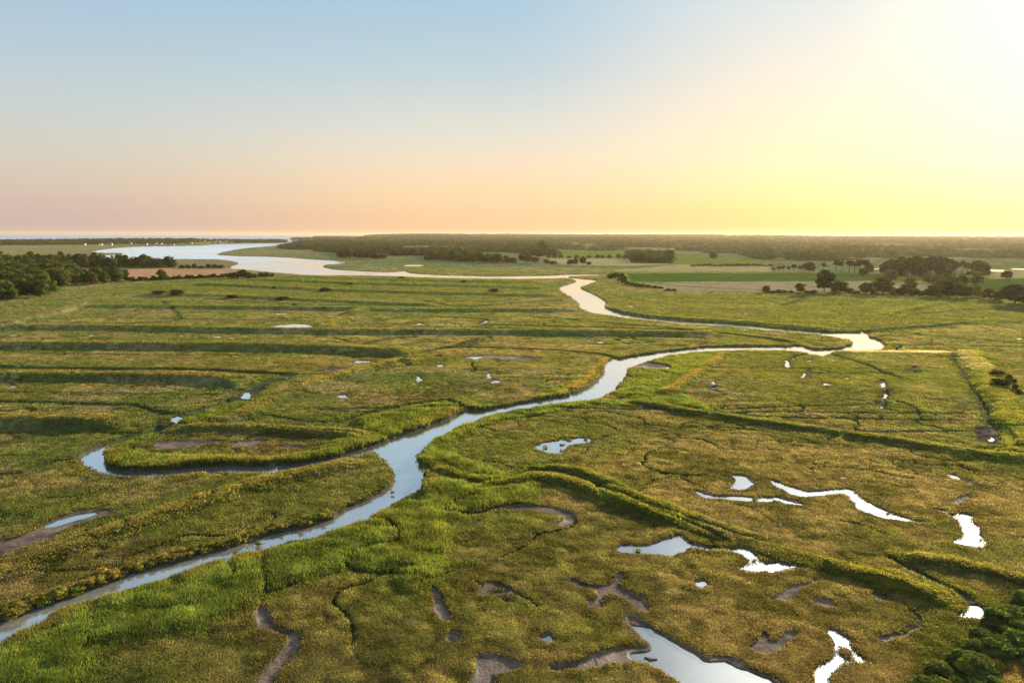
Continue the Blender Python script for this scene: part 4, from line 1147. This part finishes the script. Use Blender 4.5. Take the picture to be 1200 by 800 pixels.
def pymesh(name, v, f, m):
    me = bpy.data.meshes.new(name); me.from_pydata(v, [], f); me.materials.append(m); return me

def house_protos():
    out = []
    for (w, d, h, rf, rm) in ((12, 8, 5.2, 3.4, M_ROOF), (16, 9, 3.4, 3.6, M_ROOF), (10, 8, 5.6, 3.0, M_ROOFT)):
        v, f = [], []; box(v, f, -w/2, w/2, -d/2, d/2, -2, h)
        o = len(v)
        v += [(-w/2,-d/2,h),(-w/2,d/2,h),(-w/2,0,h+rf-.15),(w/2,-d/2,h),(w/2,d/2,h),(w/2,0,h+rf-.15)]
        f += [(o,o+2,o+1),(o+3,o+4,o+5)]
        wall = pymesh('wall', v, f, M_WALL)
        e = .5
        v = [(-w/2-e,-d/2-e,h-.35),(w/2+e,-d/2-e,h-.35),(w/2+e,0,h+rf),(-w/2-e,0,h+rf),(w/2+e,d/2+e,h-.35),(-w/2-e,d/2+e,h-.35),
             (-w/2-e,-d/2-e,h-.1),(w/2+e,-d/2-e,h-.1),(w/2+e,0,h+rf+.25),(-w/2-e,0,h+rf+.25),(w/2+e,d/2+e,h-.1),(-w/2-e,d/2+e,h-.1)]
        f = [(0,3,2,1),(3,5,4,2),(6,7,8,9),(9,8,10,11),(0,1,7,6),(5,11,10,4),(0,6,9,3),(3,9,11,5),(1,2,8,7),(2,4,10,8)]
        roof = pymesh('roof', v, f, rm)
        v, f = [], []; box(v, f, w*.28, w*.28+1, -.5, .5, h+rf*.5, h+rf+1.2); chim = pymesh('chimney', v, f, M_WALL)
        wins = []
        for lvl in ([1.0] if h < 4 else [.9, 3.4]):
            for q in range(4):
                xx = -w/2 + w*(q+.5)/4
                v, f = [], []; box(v, f, xx-.55, xx+.55, -d/2-.04, -d/2+.1, lvl, lvl+1.4); wins.append(pymesh('window', v, f, M_GLASS))
        out.append((wall, roof, chim, wins))
    return out
HP = house_protos()
HL = []
for i in range(38):
    HL.append((62 + 174 * rng.random() ** .8, rng.uniform(284.4, 286.6), 'white'))
for i in range(9):
    HL.append((rng.uniform(234, 266), rng.uniform(284.0, 285.2), 'east'))
spec = [(118, 286.4, 'white walled house, left one of the two brightest in the far coastal village', .85),
        (129.5, 286.4, 'white walled house, right one of the two brightest in the far coastal village', .95)]
hx = [(x, y, ('small pale house among trees in the far coastal village', 'houses of the far coastal village') if k == 'white' else
      ('small white house in the tight cluster at the eastern end of the far village', 'tight cluster of white houses by the bay'), rng.uniform(.55, .8) if k == 'white' else .75) for x, y, k in HL]
hx += [(x, y, (l, None), s) for x, y, l, s in spec]
hx += [(x, y, ('pale farmhouse among the woods on the far inland hills', 'farmhouses on the far inland hills'), .8) for x, y in ((950,296),(767,287),(796,286.5),(1063,291),(1068,291.5))]
PX = np.array([px(a[0], a[1], 3) for a in hx]); HZ = field(PX[:, 0], PX[:, 1])['h']
for (x, y, (lab, grp), s), p, z in zip(hx, PX, HZ):
    if z < .3: continue
    e = bpy.data.objects.new('house', None); COL.objects.link(e)
    lift = 4 if x < 300 else 3
    e.location = (p[0], p[1], z + .0); e.rotation_euler = (0, 0, rng.uniform(-.5, .5)); e.scale = (s, s, s)
    e['label'] = lab; e['category'] = 'house'
    if grp: e['group'] = grp
    wall, roof, chim, wins = HP[rng.integers(3)]
    link('wall', wall, e); ro = link('roof', roof, e); link('chimney', chim, ro)
    for wn in wins: link('window', wn, e)
# mast on the far hills
p = px(1011.5, 297, 5); z = ground_z(*p)
e = bpy.data.objects.new('radio_mast', None); COL.objects.link(e); e.location = (p[0], p[1], z)
e['label'] = 'slim pale mast rising from the hazy woods on the right'; e['category'] = 'mast'
v, f = tube([(0,0,-1),(0,0,12),(0,0,26)], [.5,.35,.18], 6); link('pole', pymesh('pole', [tuple(a) for a in v], f, M_METAL), e)
v, f = [], []; box(v, f, -1.2, 1.2, -.25, .25, 22.5, 25); link('antenna', pymesh('antenna', v, f, M_METAL), e)

# ------------------------------------------------------------------ haze
def haze():
    v, f = [], []; box(v, f, -21500, 21500, -21500, 21500, -3, 78)
    m, nt, out = mat('haze')
    pv = nt.nodes.new('ShaderNodeVolumePrincipled')
    pv.inputs['Color'].default_value = (.80, .62, .42, 1); pv.inputs['Density'].default_value = HAZE_D; pv.inputs['Anisotropy'].default_value = .4
    nt.links.new(pv.outputs[0], out.inputs['Volume'])
    me = pymesh('haze', v, f, m)
    link('haze', me, kind='stuff', label='thin warm evening haze lying over the marsh and the far woods', cat='haze')
HAZE_D = 3.6e-5
haze()

# ------------------------------------------------------------------ sky and sun
SUN_AZ, SUN_EL = 41.0, 13.0
def s2l(c):
    return tuple((x / 255 / 12.92) if x / 255 <= .04045 else ((x / 255 + .055) / 1.055) ** 2.4 for x in c)
world = bpy.data.worlds.new('World'); scene.world = world; world.use_nodes = True
nt = world.node_tree; nt.nodes.clear(); L = nt.links
out = nt.nodes.new('ShaderNodeOutputWorld')
tc = nt.nodes.new('ShaderNodeTexCoord')
sep = nt.nodes.new('ShaderNodeSeparateXYZ'); L.new(tc.outputs['Generated'], sep.inputs[0])
asn = N(nt, 'ShaderNodeMath', operation='ARCSINE'); L.new(sep.outputs['Z'], asn.inputs[0])
tt = N(nt, 'ShaderNodeMapRange'); tt.inputs['From Min'].default_value = 0; tt.inputs['From Max'].default_value = R(60)
L.new(asn.outputs[0], tt.inputs['Value'])
at2 = N(nt, 'ShaderNodeMath', operation='ARCTAN2'); L.new(sep.outputs['X'], at2.inputs[0]); L.new(sep.outputs['Y'], at2.inputs[1])
# angular distance in azimuth from the sun, via cosine so that it wraps
sb = N(nt, 'ShaderNodeMath', operation='SUBTRACT'); L.new(at2.outputs[0], sb.inputs[0]); sb.inputs[1].default_value = R(SUN_AZ)
cs = N(nt, 'ShaderNodeMath', operation='COSINE'); L.new(sb.outputs[0], cs.inputs[0])
ac = N(nt, 'ShaderNodeMath', operation='ARCCOSINE'); L.new(cs.outputs[0], ac.inputs[0])
def ramp(stops, boost=1.0):
    cr = nt.nodes.new('ShaderNodeValToRGB'); cr.color_ramp.interpolation = 'B_SPLINE'
    el = cr.color_ramp.elements
    while len(el) > 1: el.remove(el[-1])
    for i, (deg, c) in enumerate(stops):
        e = el[0] if i == 0 else el.new(deg / 60)
        e.position = deg / 60
        e.color = (*[min(1, q) for q in s2l(c)], 1)
    L.new(tt.outputs[0], cr.inputs['Fac'])
    return cr.outputs['Color']
zen = (168, 200, 232)
rA = ramp([(0,(205,180,175)),(1.5,(210,185,175)),(3,(219,195,178)),(5,(218,206,186)),(8,(205,212,208)),(12,(187,205,215)),(17,(164,198,222)),(24,(158,196,228)),(40,(168,200,230)),(60,zen)])
rB = ramp([(0,(249,196,154)),(1.5,(253,207,158)),(3,(254,216,168)),(5,(252,222,186)),(8,(232,226,210)),(12,(198,213,217)),(17,(170,202,222)),(24,(166,200,225)),(40,(170,202,230)),(60,zen)])
rC = ramp([(0,(252,210,134)),(1.5,(255,218,141)),(3,(255,229,158)),(5,(254,234,184)),(8,(252,232,200)),(12,(238,228,214)),(17,(212,224,226)),(24,(205,222,232)),(40,(180,208,232)),(60,zen)])
rD = ramp([(0,(255,218,138)),(1.5,(255,228,148)),(3,(255,236,168)),(5,(254,240,190)),(8,(255,247,208)),(12,(255,250,226)),(17,(255,255,240)),(24,(232,240,240)),(40,(180,205,228)),(60,(150,185,220))])
def mixc(fa, fb, a, b):
    mr = N(nt, 'ShaderNodeMapRange', interpolation_type='SMOOTHSTEP'); mr.inputs['From Min'].default_value = R(fa); mr.inputs['From Max'].default_value = R(fb)
    L.new(ac.outputs[0], mr.inputs['Value'])
    mx = nt.nodes.new('ShaderNodeMix'); mx.data_type = 'RGBA'; L.new(mr.outputs[0], mx.inputs[0]); L.new(a, mx.inputs[6]); L.new(b, mx.inputs[7])
    return mx.outputs[2]
c = mixc(0, 18, rD, rC); c = mixc(20, 43, c, rB); c = mixc(43, 78, c, rA)
# added glow, unseen above the view on the sun side, to whiten the pools
dot = N(nt, 'ShaderNodeVectorMath', operation='DOT_PRODUCT'); L.new(tc.outputs['Generated'], dot.inputs[0])
GA, GE = R(38), R(32)
dot.inputs[1].default_value = (math.sin(GA) * math.cos(GE), math.cos(GA) * math.cos(GE), math.sin(GE))
gl = N(nt, 'ShaderNodeMapRange', interpolation_type='SMOOTHERSTEP'); gl.inputs['From Min'].default_value = math.cos(R(24)); gl.inputs['From Max'].default_value = 1
gl.inputs['To Max'].default_value = 1.0
L.new(dot.outputs['Value'], gl.inputs['Value'])
glv = N(nt, 'ShaderNodeVectorMath', operation='SCALE'); glv.inputs[0].default_value = (3.0, 2.9, 2.5); ge = N(nt, 'ShaderNodeMapRange', interpolation_type='SMOOTHSTEP'); ge.inputs['From Min'].default_value = R(17.5); ge.inputs['From Max'].default_value = R(23)
L.new(asn.outputs[0], ge.inputs['Value'])
gm = N(nt, 'ShaderNodeMath', operation='MULTIPLY'); L.new(gl.outputs[0], gm.inputs[0]); L.new(ge.outputs[0], gm.inputs[1]); L.new(gm.outputs[0], glv.inputs['Scale'])
ad = N(nt, 'ShaderNodeVectorMath', operation='ADD'); L.new(c, ad.inputs[0]); L.new(glv.outputs[0], ad.inputs[1])
bg1 = nt.nodes.new('ShaderNodeBackground'); bg1.inputs['Strength'].default_value = SKY_S = .368; L.new(ad.outputs[0], bg1.inputs['Color'])
sky = nt.nodes.new('ShaderNodeTexSky'); sky.sky_type = 'NISHITA'; sky.sun_disc = False
sky.sun_elevation = R(SUN_EL); sky.sun_rotation = R(SUN_AZ); sky.dust_density = 2.0; sky.altitude = 0
bg2 = nt.nodes.new('ShaderNodeBackground'); bg2.inputs['Strength'].default_value = .004; L.new(sky.outputs[0], bg2.inputs['Color'])
add = nt.nodes.new('ShaderNodeAddShader'); L.new(bg1.outputs[0], add.inputs[0]); L.new(bg2.outputs[0], add.inputs[1]); L.new(add.outputs[0], out.inputs['Surface'])

sl = bpy.data.lights.new('sun', 'SUN'); sl.energy = 5.0; sl.angle = R(.6); sl.color = (1.0, .90, .68)
so = bpy.data.objects.new('sun', sl); COL.objects.link(so)
from mathutils import Vector, Matrix
d = Vector((math.sin(R(SUN_AZ)) * math.cos(R(SUN_EL)), math.cos(R(SUN_AZ)) * math.cos(R(SUN_EL)), math.sin(R(SUN_EL))))
so.rotation_euler = d.to_track_quat('Z', 'Y').to_euler(); so.location = d * 300

# ------------------------------------------------------------------ camera and output
cd = bpy.data.cameras.new('camera'); cam = bpy.data.objects.new('camera', cd); COL.objects.link(cam)
cd.sensor_width = 36; cd.lens = 24; cd.clip_start = .5; cd.clip_end = 60000
Mx = Matrix(((RT[0], UP[0], -FW[0], 0), (RT[1], UP[1], -FW[1], 0), (RT[2], UP[2], -FW[2], CAM_Z), (0, 0, 0, 1)))
cam.matrix_world = Mx
scene.camera = cam
vs = scene.view_settings
scene.display_settings.display_device = 'sRGB'
vs.view_transform = 'Standard'; vs.look = 'None'; vs.gamma = 1; vs.use_curve_mapping = False; vs.exposure = 1.38
cy = scene.cycles
cy.use_denoising = True
cy.max_bounces = 6; cy.diffuse_bounces = 2; cy.glossy_bounces = 2; cy.transmission_bounces = 2; cy.volume_bounces = 0; cy.transparent_max_bounces = 4
cy.sample_clamp_indirect = 4
print('script done', time.time() - T0, flush=True)
